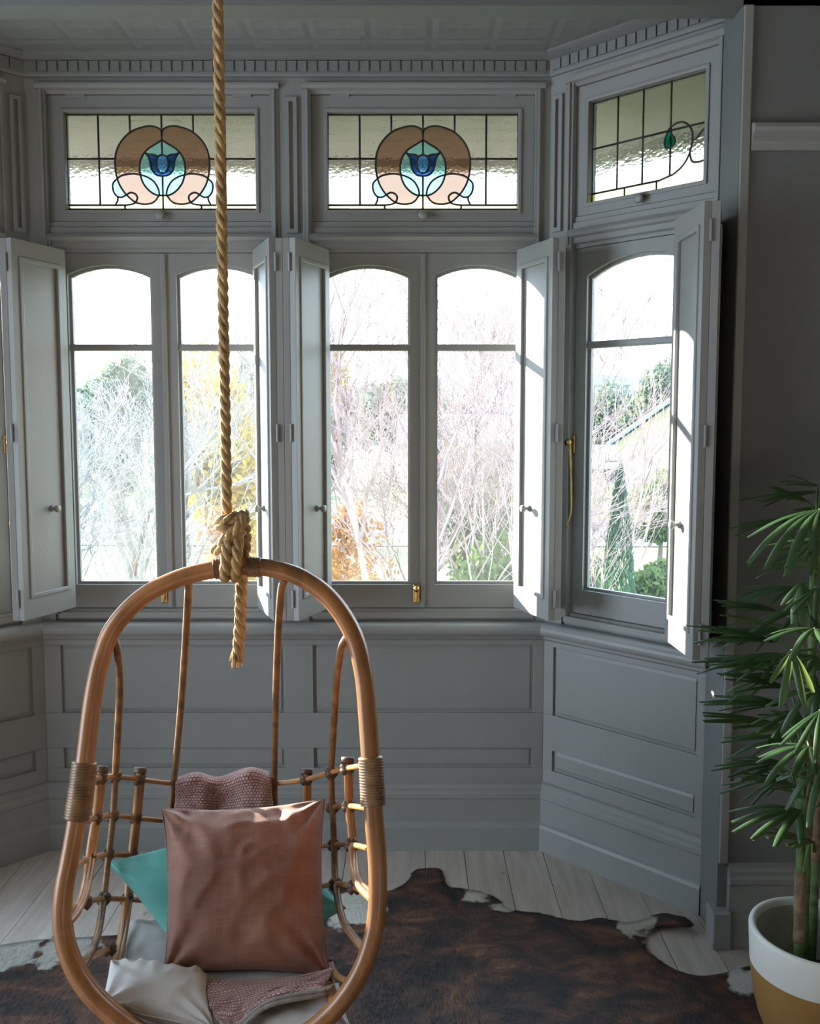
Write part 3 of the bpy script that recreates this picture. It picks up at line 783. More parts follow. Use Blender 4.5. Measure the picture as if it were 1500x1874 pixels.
# ------------------------------------------------------------------ rope
M['rope'] = mat('jute_rope', (.46,.29,.125), .85, var=.35, vscale=60, bump=.5, bscale=260, stretch=(1,1,.4))
def rope_strands(path, R, pitch, phase=0.0, step=.006):
    ps = resample(path, step); out = []
    tang = [(ps[min(i+1, len(ps)-1)]-ps[max(i-1, 0)]).normalized() for i in range(len(ps))]
    ref = Vector((1,0,0)) if abs(tang[0].x) < .9 else Vector((0,1,0))
    nrm = (ref-tang[0]*ref.dot(tang[0])).normalized(); S = [[], [], []]; L = 0
    for i, p in enumerate(ps):
        nrm = (nrm-tang[i]*nrm.dot(tang[i])).normalized(); bn = tang[i].cross(nrm)
        if i: L += (p-ps[i-1]).length
        for k in range(3):
            a = phase-2*PI*L/pitch+2*PI*k/3
            S[k].append(p+(nrm*math.cos(a)+bn*math.sin(a))*R*.52)
    return S
rope_top = at(398, 0, 2.105); kn = at(415, 935, 2.105); rt = hoop_pt(424, 1037)
rope = empty('rope', loc=(rt.x, rt.y, rt.z)); tag(rope, 'thick twisted jute rope knotted around the top of the hanging chair', 'rope')
RO = rt.copy()
def rbuild(mb, name, m_, smooth=True):
    mb.v = [tuple(Vector(p)-RO) for p in mb.v]; return mb.build(name, m_, rope, smooth=smooth)
topz = ZC; up = (rope_top-kn).normalized(); upper = kn+up*((topz-kn.z)/up.z)
for S in rope_strands([kn-Vector((0,0,.02)), upper], .0118, .088, step=.005):
    rbuild(MB().tube(S, .0068, 8), 'strand', M['rope'])
rbuild(MB().tube([upper-Vector((0,0,.02)), upper], .03, 16), 'ceiling_hook_plate', M['brass'])
def loop_pts(c, rx, ry, tilt, a0, a1, n=16, rise=0.0):
    out = []
    for i in range(n+1):
        t = i/n; a = a0+(a1-a0)*t
        p = Vector((rx*math.cos(a), ry*math.sin(a), math.cos(a)*rx*math.tan(tilt)+rise*t)); out.append(c+p)
    return out
KN = at(420, 968, 2.105)
def knot_rope(path, R=.0125, ph=0.0):
    for S in rope_strands(smooth_path(path, 6), R, .075, ph, .005): rbuild(MB().tube(S, R*.6, 7), 'knot', M['rope'])
def kp(px, py, Y=2.105): return at(px, py, Y)
knot_rope(loop_pts(kp(424,948), .028, .026, .25, -.3, 5.6, 14))
knot_rope(loop_pts(kp(420,966), .027, .026, -.35, .4, 6.2, 14), ph=1)
knot_rope(loop_pts(kp(412,1000), .022, .024, .3, 0, 5.9, 14), ph=2)
knot_rope([kp(404,995,2.085), kp(420,980,2.075), kp(438,962,2.075), kp(446,944,2.085)], ph=.5)
# turns over the hoop
for px in (412, 431):
    knot_rope([kp(px+6,975,2.085), kp(px+3,1005,2.072), kp(px+1,1032,2.066), kp(px,1050,2.075), kp(px,1056,2.105), kp(px,1040,2.138), kp(px+4,1005,2.135), kp(px+6,975,2.125)], R=.0125, ph=px)
tail = smooth_path([kp(446,950,2.12), kp(449,985,2.15), kp(446,1020,2.16), kp(442,1060,2.15), kp(440,1110,2.148), kp(438,1160,2.146), kp(434,1205,2.145)], 8)
for S in rope_strands(tail, .0135, .08): rbuild(MB().tube(S, .0078, 8), 'tail_strand', M['rope'])
fr = MB(); tb = tail[-1]
for i in range(70):
    a = random.uniform(0, 2*PI); r = random.uniform(.002, .012); p = tb+Vector((r*math.cos(a), r*math.sin(a), random.uniform(.0, .02)))
    q = p+Vector((math.cos(a)*random.uniform(0,.008), math.sin(a)*random.uniform(0,.008), -random.uniform(.012,.028)))
    fr.tube([p, q], [.0012, .0006], 4)
for i in range(240):
    if i % 3: 
        t = random.random(); p = tail[int(t*(len(tail)-1))]
    else: p = kn.lerp(rope_top, random.random())
    a = random.uniform(0, 2*PI); d = Vector((math.cos(a), math.sin(a), random.uniform(-.8,.8))); L_ = random.uniform(.006,.016)*(2 if i % 29 == 0 else 1)
    fr.tube([p+d*.009, p+d*(.009+L_)+Vector((0,0,-.002))], [.0005, .0003], 3)
o = rbuild(fr, 'frayed_fibres', M['rope'], False); o['kind'] = 'stuff'

# ------------------------------------------------------------------ cushions and throw
def weave_mat(name, col, rough=.8, scale=420, metal=0.0, var=.12, sheen=.3, vscale=7, strength=.25):
    m = mat(name, col, rough, metal, var=var, vscale=vscale, sheen=sheen); t = m.node_tree; N = t.nodes; b = N['Principled BSDF']
    tc = N.new('ShaderNodeTexCoord')
    w1 = N.new('ShaderNodeTexWave'); w1.inputs['Scale'].default_value = scale/6.28; w1.bands_direction = 'X'; w1.inputs['Distortion'].default_value = 1.5
    w2 = N.new('ShaderNodeTexWave'); w2.inputs['Scale'].default_value = scale/6.28; w2.bands_direction = 'Y'; w2.inputs['Distortion'].default_value = 1.5
    for w_ in (w1, w2): t.links.new(tc.outputs['Object'], w_.inputs['Vector'])
    mx = N.new('ShaderNodeMath'); mx.operation = 'ADD'; t.links.new(w1.outputs['Fac'], mx.inputs[0]); t.links.new(w2.outputs['Fac'], mx.inputs[1])
    bp = N.new('ShaderNodeBump'); bp.inputs['Strength'].default_value = strength; bp.inputs['Distance'].default_value = .002
    t.links.new(mx.outputs[0], bp.inputs['Height']); t.links.new(bp.outputs[0], b.inputs['Normal'])
    return m
M['copper'] = weave_mat('copper_metallic_linen', (.27,.125,.085), .58, 900, metal=.45, var=.16, vscale=6)
def slub(m, amt=.28):
    t = m.node_tree; N = t.nodes; b = N['Principled BSDF']; src = b.inputs['Base Color'].links[0].from_socket
    tc = N.new('ShaderNodeTexCoord'); prev = src
    for sc_ in ((14, 320, 1), (320, 14, 1)):
        mp = N.new('ShaderNodeMapping'); mp.inputs['Scale'].default_value = sc_; nz = N.new('ShaderNodeTexNoise'); nz.inputs['Scale'].default_value = 1.0; nz.inputs['Detail'].default_value = 3
        t.links.new(tc.outputs['Object'], mp.inputs[0]); t.links.new(mp.outputs[0], nz.inputs['Vector'])
        r = N.new('ShaderNodeValToRGB'); r.color_ramp.elements[0].position = .3; r.color_ramp.elements[0].color = (.55,.5,.48,1); r.color_ramp.elements[1].position = .7; r.color_ramp.elements[1].color = (1.25,1.2,1.1,1)
        t.links.new(nz.outputs['Fac'], r.inputs[0]); mx = N.new('ShaderNodeMixRGB'); mx.blend_type = 'MULTIPLY'; mx.inputs[0].default_value = amt
        t.links.new(prev, mx.inputs[1]); t.links.new(r.outputs[0], mx.inputs[2]); prev = mx.outputs[0]
    t.links.new(prev, b.inputs['Base Color'])
slub(M['copper'])
M['teal'] = weave_mat('teal_cotton', (.13,.43,.38), .8, 1200, var=.06)
M['white'] = weave_mat('white_cotton', (.66,.64,.61), .85, 1200, var=.05)
M['greylinen'] = weave_mat('grey_linen', (.32,.31,.285), .85, 900, var=.08)
def cushion(name, m_, c00, c10, c11, c01, T, label, cat='cushion', pinch=.075, seed=0, wr=.006, n=44, ear=.0):
    """corners in order: lower left, lower right, upper right, upper left (world)"""
    C4 = [Vector(c) for c in (c00, c10, c11, c01)]; cen_ = sum(C4, Vector())/4
    ex = ((C4[1]-C4[0])+(C4[2]-C4[3])).normalized(); ey = ((C4[3]-C4[0])+(C4[2]-C4[1])); ey = (ey-ex*ey.dot(ex)).normalized(); ez = ex.cross(ey)
    R3 = Matrix((ex, ey, ez)).transposed()
    loc = [R3.transposed() @ (c-cen_) for c in C4]
    front = []; back = []; mb = MB(); vs_ = []; fs = []
    def pos(u, v, sgn):
        uu, vv = u*(1-pinch*(1-v*v)), v*(1-pinch*(1-u*u))
        a, b = (uu+1)/2, (vv+1)/2
        p = loc[0]*(1-a)*(1-b)+loc[1]*a*(1-b)+loc[2]*a*b+loc[3]*(1-a)*b
        e = max(0, (1-u*u)*(1-v*v))
        z = T*e**.40
        q = Vector((p.x*9+seed, p.y*9, sgn*3))
        w_ = wr*noise.noise(q*1.0)*(e**.3)+wr*.6*noise.noise(Vector((p.x*25+seed, p.y*12, sgn)))*(1-e)**2*e**.25
        rg = 1-abs(noise.noise(Vector((p.x*14+seed*2, p.y*14, sgn*2+seed))))
        w_ += wr*.75*max(0, rg-.72)/.28*(e**.35)*(.5+.5*noise.noise(Vector((p.x*5, p.y*5, seed))))
        # radial puckers at the corners
        d = math.hypot(1-abs(u), 1-abs(v)); an = math.atan2(1-abs(v), 1-abs(u))
        w_ += .9*wr*math.sin(an*9+seed)*math.exp(-d*2.2)*min(1, d*3)
        if sgn > 0: w_ += .55*wr*math.sin(u*17+seed+3*noise.noise(Vector((p.x*8, p.y*8, 1))))*math.exp(-(1-v)*3.2)*min(1, (1-abs(v))*9)
        p.z += sgn*(z+w_) if e > 0 else 0
        return p
    for sgn in (1, -1):
        for j in range(n+1):
            for i in range(n+1):
                u, v = math.sin((i/n*2-1)*PI/2), math.sin((j/n*2-1)*PI/2)
                vs_.append(pos(u, v, sgn))
    N1 = (n+1)**2
    for j in range(n):
        for i in range(n):
            q = j*(n+1)+i
            fs.append((q, q+1, q+n+2, q+n+1)); fs.append((N1+q+n+1, N1+q+n+2, N1+q+1, N1+q))
    me = MB().add(vs_, fs).mesh(name, True)
    bm = bmesh.new(); bm.from_mesh(me); bmesh.ops.remove_doubles(bm, verts=bm.verts, dist=1e-5); bmesh.ops.recalc_face_normals(bm, faces=bm.faces); bm.to_mesh(me); bm.free()
    me.polygons.foreach_set('use_smooth', [True]*len(me.polygons))
    root = empty(name, mat=Matrix.Translation(cen_) @ R3.to_4x4()); tag(root, label, cat)
    link('cover', me, m_, root)
    # seam piping
    b_ = []
    for k in range(4):
        for i in range(24):
            t = i/24*2-1; t = math.sin(t*PI/2)
            u, v = ((t,-1),(1,t),(-t,1),(-1,-t))[k]; b_.append(pos(u, v, 1))
    MB().tube(b_, .0022, 6, closed=True).build('seam', m_, root, smooth=True)
    return root
cushion('cushion', M['copper'], at(299,1788,2.035), at(603,1786,2.03), at(594,1462,2.28), at(296,1480,2.28), .062, 'copper pink metallic linen cushion standing at the front of the hanging chair', seed=3, wr=.014, n=64)
cushion('cushion', M['teal'], at(380,1835,2.17), at(632,1662,2.30), at(500,1478,2.40), at(197,1578,2.32), .042, 'teal cotton cushion standing on its corner behind the copper one', seed=9, wr=.007)
cushion('seat_pad', M['greylinen'], at(205,1850,1.96), at(620,1850,1.95), at(560,1690,2.36), at(235,1690,2.36), .050, 'grey linen seat pad under the other cushions in the hanging chair', cat='cushion', seed=5, wr=.013, pinch=.03)
cushion('cushion', M['white'], at(186,1842,1.935), at(392,1885,1.90), at(378,1783,2.03), at(203,1762,2.09), .050, 'rumpled white cotton cushion at the front left of the seat', seed=14, wr=.013, pinch=.02, n=64)
cushion('cushion', M['white'], at(420,1935,1.885), at(640,1880,1.90), at(618,1800,2.02), at(445,1850,2.02), .040, 'white cushion at the front right of the seat under the throw', seed=21, wr=.012, pinch=.03)

# knitted throw: over the back rail, behind the cushions, onto the seat
M['knit'] = mat('dusty_pink_knit', (.74,.40,.36), .9, var=.12, vscale=12, sheen=.4)
M['knit_edge'] = mat('grey_knit_border', (.30,.27,.25), .9, var=.2, vscale=40)
def knit_mat():
    m = M['knit']; t = m.node_tree; N = t.nodes; b = N['Principled BSDF']
    uv = N.new('ShaderNodeUVMap'); uv.uv_map = 'uv'
    br = N.new('ShaderNodeTexBrick'); br.inputs['Scale'].default_value = 1.0; br.inputs['Mortar Size'].default_value = .12; br.inputs['Mortar Smooth'].default_value = 1.0
    br.inputs['Brick Width'].default_value = .55; br.inputs['Row Height'].default_value = .42
    br.inputs['Color1'].default_value = (1,1,1,1); br.inputs['Color2'].default_value = (.75,.75,.75,1); br.inputs['Mortar'].default_value = (0,0,0,1)
    t.links.new(uv.outputs[0], br.inputs['Vector'])
    bp = N.new('ShaderNodeBump'); bp.inputs['Strength'].default_value = 1.0; bp.inputs['Distance'].default_value = .006
    t.links.new(br.outputs['Color'], bp.inputs['Height']); t.links.new(bp.outputs[0], b.inputs['Normal'])
    src = b.inputs['Base Color'].links[0].from_socket; mx = N.new('ShaderNodeMixRGB'); mx.blend_type = 'MULTIPLY'; mx.inputs[0].default_value = .6
    t.links.new(src, mx.inputs[1]); t.links.new(br.outputs['Color'], mx.inputs[2]); t.links.new(mx.outputs[0], b.inputs['Base Color'])
knit_mat()
def throw_sheet(name, rows, m_, parent, th=.009, uvs=62.0, n_u=40, n_v=10, seed=0, wr=.006):
    """rows: list of rows of control points (each the same count), splined both ways"""
    cols = [smooth_path(r, n_u//(len(r)-1)) for r in rows]
    m2 = len(cols[0]); grid = []
    byc = [smooth_path([c[i] for c in cols], n_v) for i in range(m2)]
    m1 = len(byc[0]); vs_ = []; uv = []
    for i in range(m2):
        Lu = 0
        for j in range(m1):
            p = byc[i][j].copy()
            p += Vector((0, -1, .5))*wr*noise.noise(Vector((i*.18+seed, j*.16, seed)))
            vs_.append(p); uv.append((i, j))
    fs = [(i*m1+j, (i+1)*m1+j, (i+1)*m1+j+1, i*m1+j+1) for i in range(m2-1) for j in range(m1-1)]
    me = bpy.data.meshes.new(name); org = parent.location
    me.from_pydata([tuple(p-org) for p in vs_], [], fs); me.update()
    ul = me.uv_layers.new(name='uv')
    # arc-length uv
    Lc = [0]; 
    for i in range(1, m2): Lc.append(Lc[-1]+(vs_[i*m1+m1//2]-vs_[(i-1)*m1+m1//2]).length)
    Lr = [0]
    for j in range(1, m1): Lr.append(Lr[-1]+(vs_[(m2//2)*m1+j]-vs_[(m2//2)*m1+j-1]).length)
    for l in me.loops:
        i, j = divmod(l.vertex_index, m1); ul.data[l.index].uv = (Lc[i]*uvs, Lr[j]*uvs)
    me.polygons.foreach_set('use_smooth', [True]*len(me.polygons))
    o = link(name, me, m_, parent); s_ = o.modifiers.new('thick', 'SOLIDIFY'); s_.thickness = th; s_.offset = 0
    return o, byc
th_o = at(410, 1440, 2.5)
throw = empty('throw_blanket', loc=th_o.to_tuple()); tag(throw, 'dusty pink knitted throw over the chair back and trailing across the seat', 'blanket')
throw_sheet('back_fold', [
    [at(332,1470,2.54), at(365,1468,2.55), at(405,1470,2.56), at(445,1462,2.56), at(485,1458,2.55)],
    [at(328,1428,2.515), at(362,1420,2.53), at(402,1427,2.535), at(452,1412,2.53), at(488,1416,2.52)],
    [at(323,1432,2.46), at(360,1424,2.46), at(402,1432,2.475), at(455,1415,2.46), at(495,1424,2.46)],
    [at(320,1470,2.45), at(360,1470,2.44), at(405,1472,2.465), at(455,1466,2.435), at(498,1466,2.45)],
    [at(317,1530,2.42), at(360,1532,2.41), at(405,1535,2.43), at(455,1532,2.41), at(505,1530,2.42)],
    [at(320,1620,2.36), at(362,1622,2.36), at(410,1625,2.36), at(460,1622,2.36), at(510,1620,2.36)],
    [at(335,1720,2.24), at(375,1722,2.24), at(420,1725,2.24), at(470,1722,2.24), at(520,1720,2.24)]], M['knit'], throw, seed=2, wr=.010)
so_, byc = throw_sheet('seat_fold', [
    [at(372,1790,2.075), at(470,1792,2.07), at(560,1782,2.065), at(610,1762,2.08)],
    [at(380,1800,2.0), at(470,1797,2.01), at(550,1790,2.01), at(612,1772,2.04)],
    [at(380,1828,1.95), at(460,1812,1.965), at(530,1800,1.975), at(600,1792,2.0)],
    [at(388,1850,1.925), at(440,1848,1.925), at(500,1818,1.945), at(590,1802,1.97)],
    [at(404,1876,1.90), at(436,1876,1.90), at(495,1832,1.925), at(598,1812,1.95)]], M['knit'], throw, seed=8, wr=.012)
edge = [c[-1] for c in byc]
for k_ in range(2):
    MB().tube([p-th_o+Vector((0, -.004-.006*k_, .003-.006*k_)) for p in edge], [.0045+.0012*(i % 2) for i in range(len(edge))], 7).build('border', M['knit_edge'], throw, smooth=True)

# ------------------------------------------------------------------ cowhide rug
def hide_mat():
    m = bpy.data.materials.new('brindle_cowhide'); m.use_nodes = True; t = m.node_tree; N = t.nodes; b = N['Principled BSDF']
    b.inputs['Roughness'].default_value = .55; b.inputs['Sheen Weight'].default_value = .05
    tc = N.new('ShaderNodeTexCoord')
    nz = N.new('ShaderNodeTexNoise'); nz.inputs['Scale'].default_value = 5.5; nz.inputs['Detail'].default_value = 8; nz.inputs['Roughness'].default_value = .6; nz.inputs['Distortion'].default_value = 1.2
    mp = N.new('ShaderNodeMapping'); mp.inputs['Scale'].default_value = (1.0, 1.7, 1); mp.inputs['Rotation'].default_value = (0, 0, .5)
    t.links.new(tc.outputs['Object'], mp.inputs[0]); t.links.new(mp.outputs[0], nz.inputs['Vector'])
    r = N.new('ShaderNodeValToRGB'); e = r.color_ramp.elements
    e[0].position = .36; e[0].color = (.012,.008,.008,1); e[1].position = .74; e[1].color = (.28,.13,.055,1)
    q = e.new(.47); q.color = (.045,.020,.014,1); q = e.new(.58); q.color = (.115,.045,.025,1)
    t.links.new(nz.outputs['Fac'], r.inputs[0])
    # white markings: blobs at their own places on the hide
    prev = r.outputs[0]
    nd = N.new('ShaderNodeTexNoise'); nd.inputs['Scale'].default_value = 14; nd.inputs['Detail'].default_value = 6
    t.links.new(tc.outputs['Object'], nd.inputs['Vector'])
    for (x, y, rad, cl) in HIDE_WHITE:
        vm = N.new('ShaderNodeVectorMath'); vm.operation = 'SUBTRACT'; vm.inputs[1].default_value = (x, y, 0)
        t.links.new(tc.outputs['Object'], vm.inputs[0])
        fl_ = N.new('ShaderNodeVectorMath'); fl_.operation = 'MULTIPLY'; fl_.inputs[1].default_value = (1, 1, 0); t.links.new(vm.outputs[0], fl_.inputs[0])
        ln = N.new('ShaderNodeVectorMath'); ln.operation = 'LENGTH'; t.links.new(fl_.outputs[0], ln.inputs[0])
        ad = N.new('ShaderNodeMath'); ad.operation = 'MULTIPLY_ADD'; ad.inputs[1].default_value = .20; t.links.new(nd.outputs['Fac'], ad.inputs[0]); t.links.new(ln.outputs['Value'], ad.inputs[2])
        mr = N.new('ShaderNodeMapRange'); mr.inputs['From Min'].default_value = rad+.088; mr.inputs['From Max'].default_value = rad+.106; mr.inputs['To Min'].default_value = 1; mr.inputs['To Max'].default_value = 0
        t.links.new(ad.outputs[0], mr.inputs['Value'])
        mx = N.new('ShaderNodeMixRGB'); t.links.new(mr.outputs[0], mx.inputs[0]); t.links.new(prev, mx.inputs[1]); mx.inputs[2].default_value = (*cl, 1); prev = mx.outputs[0]
    t.links.new(prev, b.inputs['Base Color'])
    n3 = N.new('ShaderNodeTexNoise'); n3.inputs['Scale'].default_value = 160; n3.inputs['Detail'].default_value = 2
    mp3 = N.new('ShaderNodeMapping'); mp3.inputs['Scale'].default_value = (1, .25, 1); t.links.new(tc.outputs['Object'], mp3.inputs[0]); t.links.new(mp3.outputs[0], n3.inputs['Vector'])
    bp = N.new('ShaderNodeBump'); bp.inputs['Strength'].default_value = .5; bp.inputs['Distance'].default_value = .004
    t.links.new(n3.outputs['Fac'], bp.inputs['Height']); t.links.new(bp.outputs[0], b.inputs['Normal'])
    return m
W_, C_ = (.62,.60,.55), (.55,.51,.43)
def fxy(px, py): p = on_floor(px, py); return p.x, p.y
HIDE_WHITE = [(*fxy(650,1668), .10, W_), (*fxy(880,1640), .055, C_), (*fxy(930,1660), .03, C_), (*fxy(1165,1700), .05, C_), (*fxy(1362,1805), .055, W_),
              (*fxy(120,1738), .10, (.42,.40,.36)), (*fxy(20,1742), .10, (.42,.40,.36)), (*fxy(60,1700), .12, (.45,.43,.40)), (*fxy(610,1662), .07, W_)]
M['hide'] = hide_mat()
OUT = [(-120,1775),(-60,1748),(0,1732),(70,1722),(150,1718),(240,1712),(330,1690),(420,1672),(520,1655),(600,1630),(650,1622),(700,1634),(728,1628),(748,1612),(760,1594),(785,1590),(808,1593),(814,1612),(822,1625),(850,1628),(880,1634),(910,1648),(938,1668),(985,1674),(1030,1685),(1062,1689),(1095,1683),(1125,1688),(1150,1690),(1190,1683),(1215,1680),(1240,1692),(1268,1704),(1262,1710),(1235,1707),(1205,1702),(1184,1712),(1180,1732),(1195,1752),(1232,1776),(1272,1789),(1310,1787),(1345,1778),(1380,1770),(1440,1775),(1520,1800),(1580,1900)]
op = [on_floor(*p) for p in OUT]
op += [Vector((1.35,1.9,0)), Vector((1.05,1.62,0)), Vector((.7,1.5,0)), Vector((.2,1.42,0)), Vector((-.3,1.5,0)), Vector((-.8,1.42,0)), Vector((-1.2,1.55,0)), Vector((-1.55,1.85,0)), Vector((-1.6,2.2,0)), Vector((-1.5,2.5,0))]
def inpoly(x, y, P_):
    c = False; j = len(P_)-1
    for i in range(len(P_)):
        if (P_[i][1] > y) != (P_[j][1] > y) and x < (P_[j][0]-P_[i][0])*(y-P_[i][1])/(P_[j][1]-P_[i][1])+P_[i][0]: c = not c
        j = i
    return c
opd = resample([Vector((p.x, p.y, 0)) for p in smooth_path(op+[op[0]], 4)], .02)[:-1]
opd = [Vector((p.x+.004*noise.noise(p*40), p.y+.004*noise.noise(p*40+Vector((9,0,0))), 0)) for p in opd]
P_ = [(p.x, p.y) for p in opd]
pts2 = [Vector((p[0], p[1])) for p in P_]; ed = [(i, (i+1) % len(P_)) for i in range(len(P_))]
gx = -1.7
while gx < 1.6:
    gy = 1.35
    while gy < 3.35:
        if inpoly(gx, gy, P_): pts2.append(Vector((gx+random.uniform(-.01,.01), gy+random.uniform(-.01,.01))))
        gy += .045
    gx += .045
Vv, Ee, Ff, *_ = delaunay_2d_cdt(pts2, ed, [], 1, 1e-6)
CURL = on_floor(1250, 1698)
def hide_z(x, y):
    z = .0065+.003*noise.noise(Vector((x*3, y*3, 1)))
    d = math.hypot(x-CURL.x, y-CURL.y)
    if d < .16: z += .03*(1-d/.16)**1.5
    return max(z, .004)
mb = MB().add([(v.x, v.y, hide_z(v.x, v.y)) for v in Vv], [tuple(f) for f in Ff])
rug = empty('cowhide_rug'); tag(rug, 'dark brindle brown cowhide rug with white markings on the boards', 'rug')
ho = mb.build('hide', M['hide'], rug, smooth=True)
s_ = ho.modifiers.new('thick', 'SOLIDIFY'); s_.thickness = .004; s_.offset = -1
fv = []; ff = []
rr = random.Random(3)
cnt = 0
while cnt < 60000:
    if cnt % 4 == 0:
        q = rr.choice(opd); x, y = q.x+rr.gauss(0,.006), q.y+rr.gauss(0,.006)
    else: x, y = rr.uniform(-1.45,1.25), rr.uniform(1.95,3.35)
    if not inpoly(x, y, P_): 
        cnt += (0 if cnt % 4 else 0); 
        if cnt % 4 == 0: cnt += 1
        continue
    an = 1.2*noise.noise(Vector((x*1.6, y*1.6, 5)))-PI/2+(.9 if x > .2 else -.5)+rr.gauss(0,.25)
    L_ = rr.uniform(.010,.020); z = hide_z(x, y)
    d = Vector((math.cos(an), math.sin(an))); pn = Vector((-d.y, d.x))*.0008
    i = len(fv); fv += [(x-pn.x, y-pn.y, z), (x+pn.x, y+pn.y, z), (x+d.x*L_, y+d.y*L_, z+L_*rr.uniform(.18,.42))]; ff.append((i, i+1, i+2)); cnt += 1
me = bpy.data.meshes.new('fur'); me.from_pydata(fv, [], ff); me.update()
o = link('fur', me, M['hide'], rug); o['kind'] = 'stuff'

# ------------------------------------------------------------------ planter and palm
M['potwhite'] = mat('matt_white_glaze', (.84,.82,.76), .5, var=.03, vscale=5)
M['gold'] = mat('gold_paint', (.56,.31,.10), .42, metal=.4, var=.08, vscale=6)
M['potin'] = mat('pot_inside', (.52,.51,.46), .8, var=.2, vscale=12, bump=.2)
M['soil'] = mat('potting_soil', (.10,.075,.05), .95, var=.5, vscale=60, bump=.8, bscale=90)
PC = Vector((1.02, 2.20, 0)); PR, PH = .166, .328
pot = empty('planter', loc=PC.to_tuple()); tag(pot, 'round planter with white rim and gold dipped base on the rug', 'planter')
outp = [(0,.012),(.085,.012),(.100,.016),(.118,.05),(.138,.10),(.152,.155),(.158,.205),(.1615,.234)]
MB().lathe(outp, 56).build('gold_base', M['gold'], pot, smooth=True)
MB().lathe([(.1615,.234),(.1622,.25),(PR,PH-.006),(PR-.002,PH),(PR-.012,PH+.001),(PR-.017,PH-.004),(PR-.0185,PH-.015)], 56).build('white_band', M['potwhite'], pot, smooth=True)
MB().lathe([(PR-.0185,PH-.015),(PR-.024,.24),(PR-.035,.16),(0,.16)], 56).build('inside', M['potin'], pot, smooth=True)
MB().lathe([(0,.0),(.085,.0),(.085,.014)], 40).build('foot', M['gold'], pot, smooth=True)
mb = MB(); n = 28
vs_ = [(0,0,.185)]; fs = []
for k in range(1, 7):
    for a in range(n):
        r = (PR-.030)*k/6; an = 2*PI*a/n; vs_.append((r*math.cos(an), r*math.sin(an), .178+.010*noise.noise(Vector((r*30, an*3, 2)))))
fs = [(0, 1+a, 1+(a+1) % n) for a in range(n)]
for k in range(1, 6):
    for a in range(n): fs.append((1+(k-1)*n+a, 1+k*n+a, 1+k*n+(a+1) % n, 1+(k-1)*n+(a+1) % n))
MB().add(vs_, fs).build('soil', M['soil'], pot, smooth=True)

def leaf_mat(name, col, tr):
    m = bpy.data.materials.new(name); m.use_nodes = True; t = m.node_tree; N = t.nodes; b = N['Principled BSDF']; out = N['Material Output']
    b.inputs['Roughness'].default_value = .32
    tc = N.new('ShaderNodeTexCoord'); oi = N.new('ShaderNodeObjectInfo')
    hs_ = N.new('ShaderNodeHueSaturation'); hs_.inputs['Color'].default_value = (*col, 1)
    mr = N.new('ShaderNodeMapRange'); mr.inputs['To Min'].default_value = .65; mr.inputs['To Max'].default_value = 1.35; t.links.new(oi.outputs['Random'], mr.inputs['Value']); t.links.new(mr.outputs[0], hs_.inputs['Value'])
    t.links.new(hs_.outputs[0], b.inputs['Base Color'])
    tl = N.new('ShaderNodeBsdfTranslucent'); tl.inputs['Color'].default_value = (*tr, 1)
    mx = N.new('ShaderNodeMixShader'); mx.inputs[0].default_value = .32
    t.links.new(b.outputs[0], mx.inputs[1]); t.links.new(tl.outputs[0], mx.inputs[2]); t.links.new(mx.outputs[0], out.inputs[0])
    return m
M['palm'] = leaf_mat('palm_leaf', (.040,.085,.036), (.26,.37,.085))
M['stem'] = mat('palm_stem', (.09,.15,.045), .5, var=.4, vscale=12, stretch=(1,1,4))
M['fibre'] = mat('stem_fibre', (.22,.15,.09), .9, var=.4, vscale=30, bump=.6, bscale=80)
palm = empty('palm', loc=(PC.x, PC.y, .18)); tag(palm, 'tall lady palm with fan leaves growing in the gold and white planter', 'plant')
PO = Vector((PC.x, PC.y, .18))
rp = random.Random(11)
def leaflet_mesh(L, w, droop, fold=.35, n=9):
    """local: base at origin, along +x, normal +z"""
    vs_ = []; fs = []
    for i in range(n+1):
        t = i/n
        ww = w*(.30+.70*min(1, t/.35))*(1 if t < .75 else 1-.45*((t-.75)/.25)**1.5)
        x = L*(t-.18*droop*t*t); z = -L*droop*t*t*.75+.02*L*math.sin(t*PI)
        for k, yy in enumerate((-1, -.5, 0, .5, 1)):
            zz = z-abs(yy)*ww*fold*(1 if k in (0, 4) else .35)
            jag = (.012*L*(1 if k % 2 else -.4)) if i == n else 0
            vs_.append((x+jag, yy*ww/2, zz))
    for i in range(n):
        for k in range(4): q = i*5+k; fs.append((q, q+1, q+6, q+5))
    return MB().add(vs_, fs).mesh('leaflet', True)
LM = [leaflet_mesh(1.0, .066, d, n=10) for d in (.1, .3, .55, .9)]
for me in LM: me.materials.append(M['palm'])
STEMS = [(Vector((.945,2.14,0)), .62, .012, (-.005,.01)), (Vector((.985,2.21,0)), 1.20, .013, (.0,.02)), (Vector((1.02,2.16,0)), .84, .011, (.03,.0)), (Vector((1.07,2.20,0)), 1.08, .012, (.06,.02)), (Vector((1.035,2.27,0)), 1.02, .011, (.03,.05))]
stem_paths = []
for b, ht, r, ln in STEMS:
    pts = [Vector((b.x, b.y, .175)), Vector((b.x+ln[0]*.3, b.y+ln[1]*.3, .175+ht*.4)), Vector((b.x+ln[0], b.y+ln[1], .175+ht))]
    q = smooth_path(pts, 12); stem_paths.append(q)
    MB().tube([p-PO for p in q], [r*(1-.25*i/len(q))*(1.10 if i % 4 == 0 else 1) for i in range(len(q))], 10).build('stem', M['stem'], palm, smooth=True)
    k0 = int(len(q)*rp.uniform(.30,.42)); k1 = int(len(q)*rp.uniform(.58,.72))
    qq = q[k0:k1]
    MB().tube([p-PO for p in qq], [r*(1.10+.07*math.sin(i*2.1)) for i in range(len(qq))], 9).build('stem_sheath', M['fibre'], palm, smooth=True)
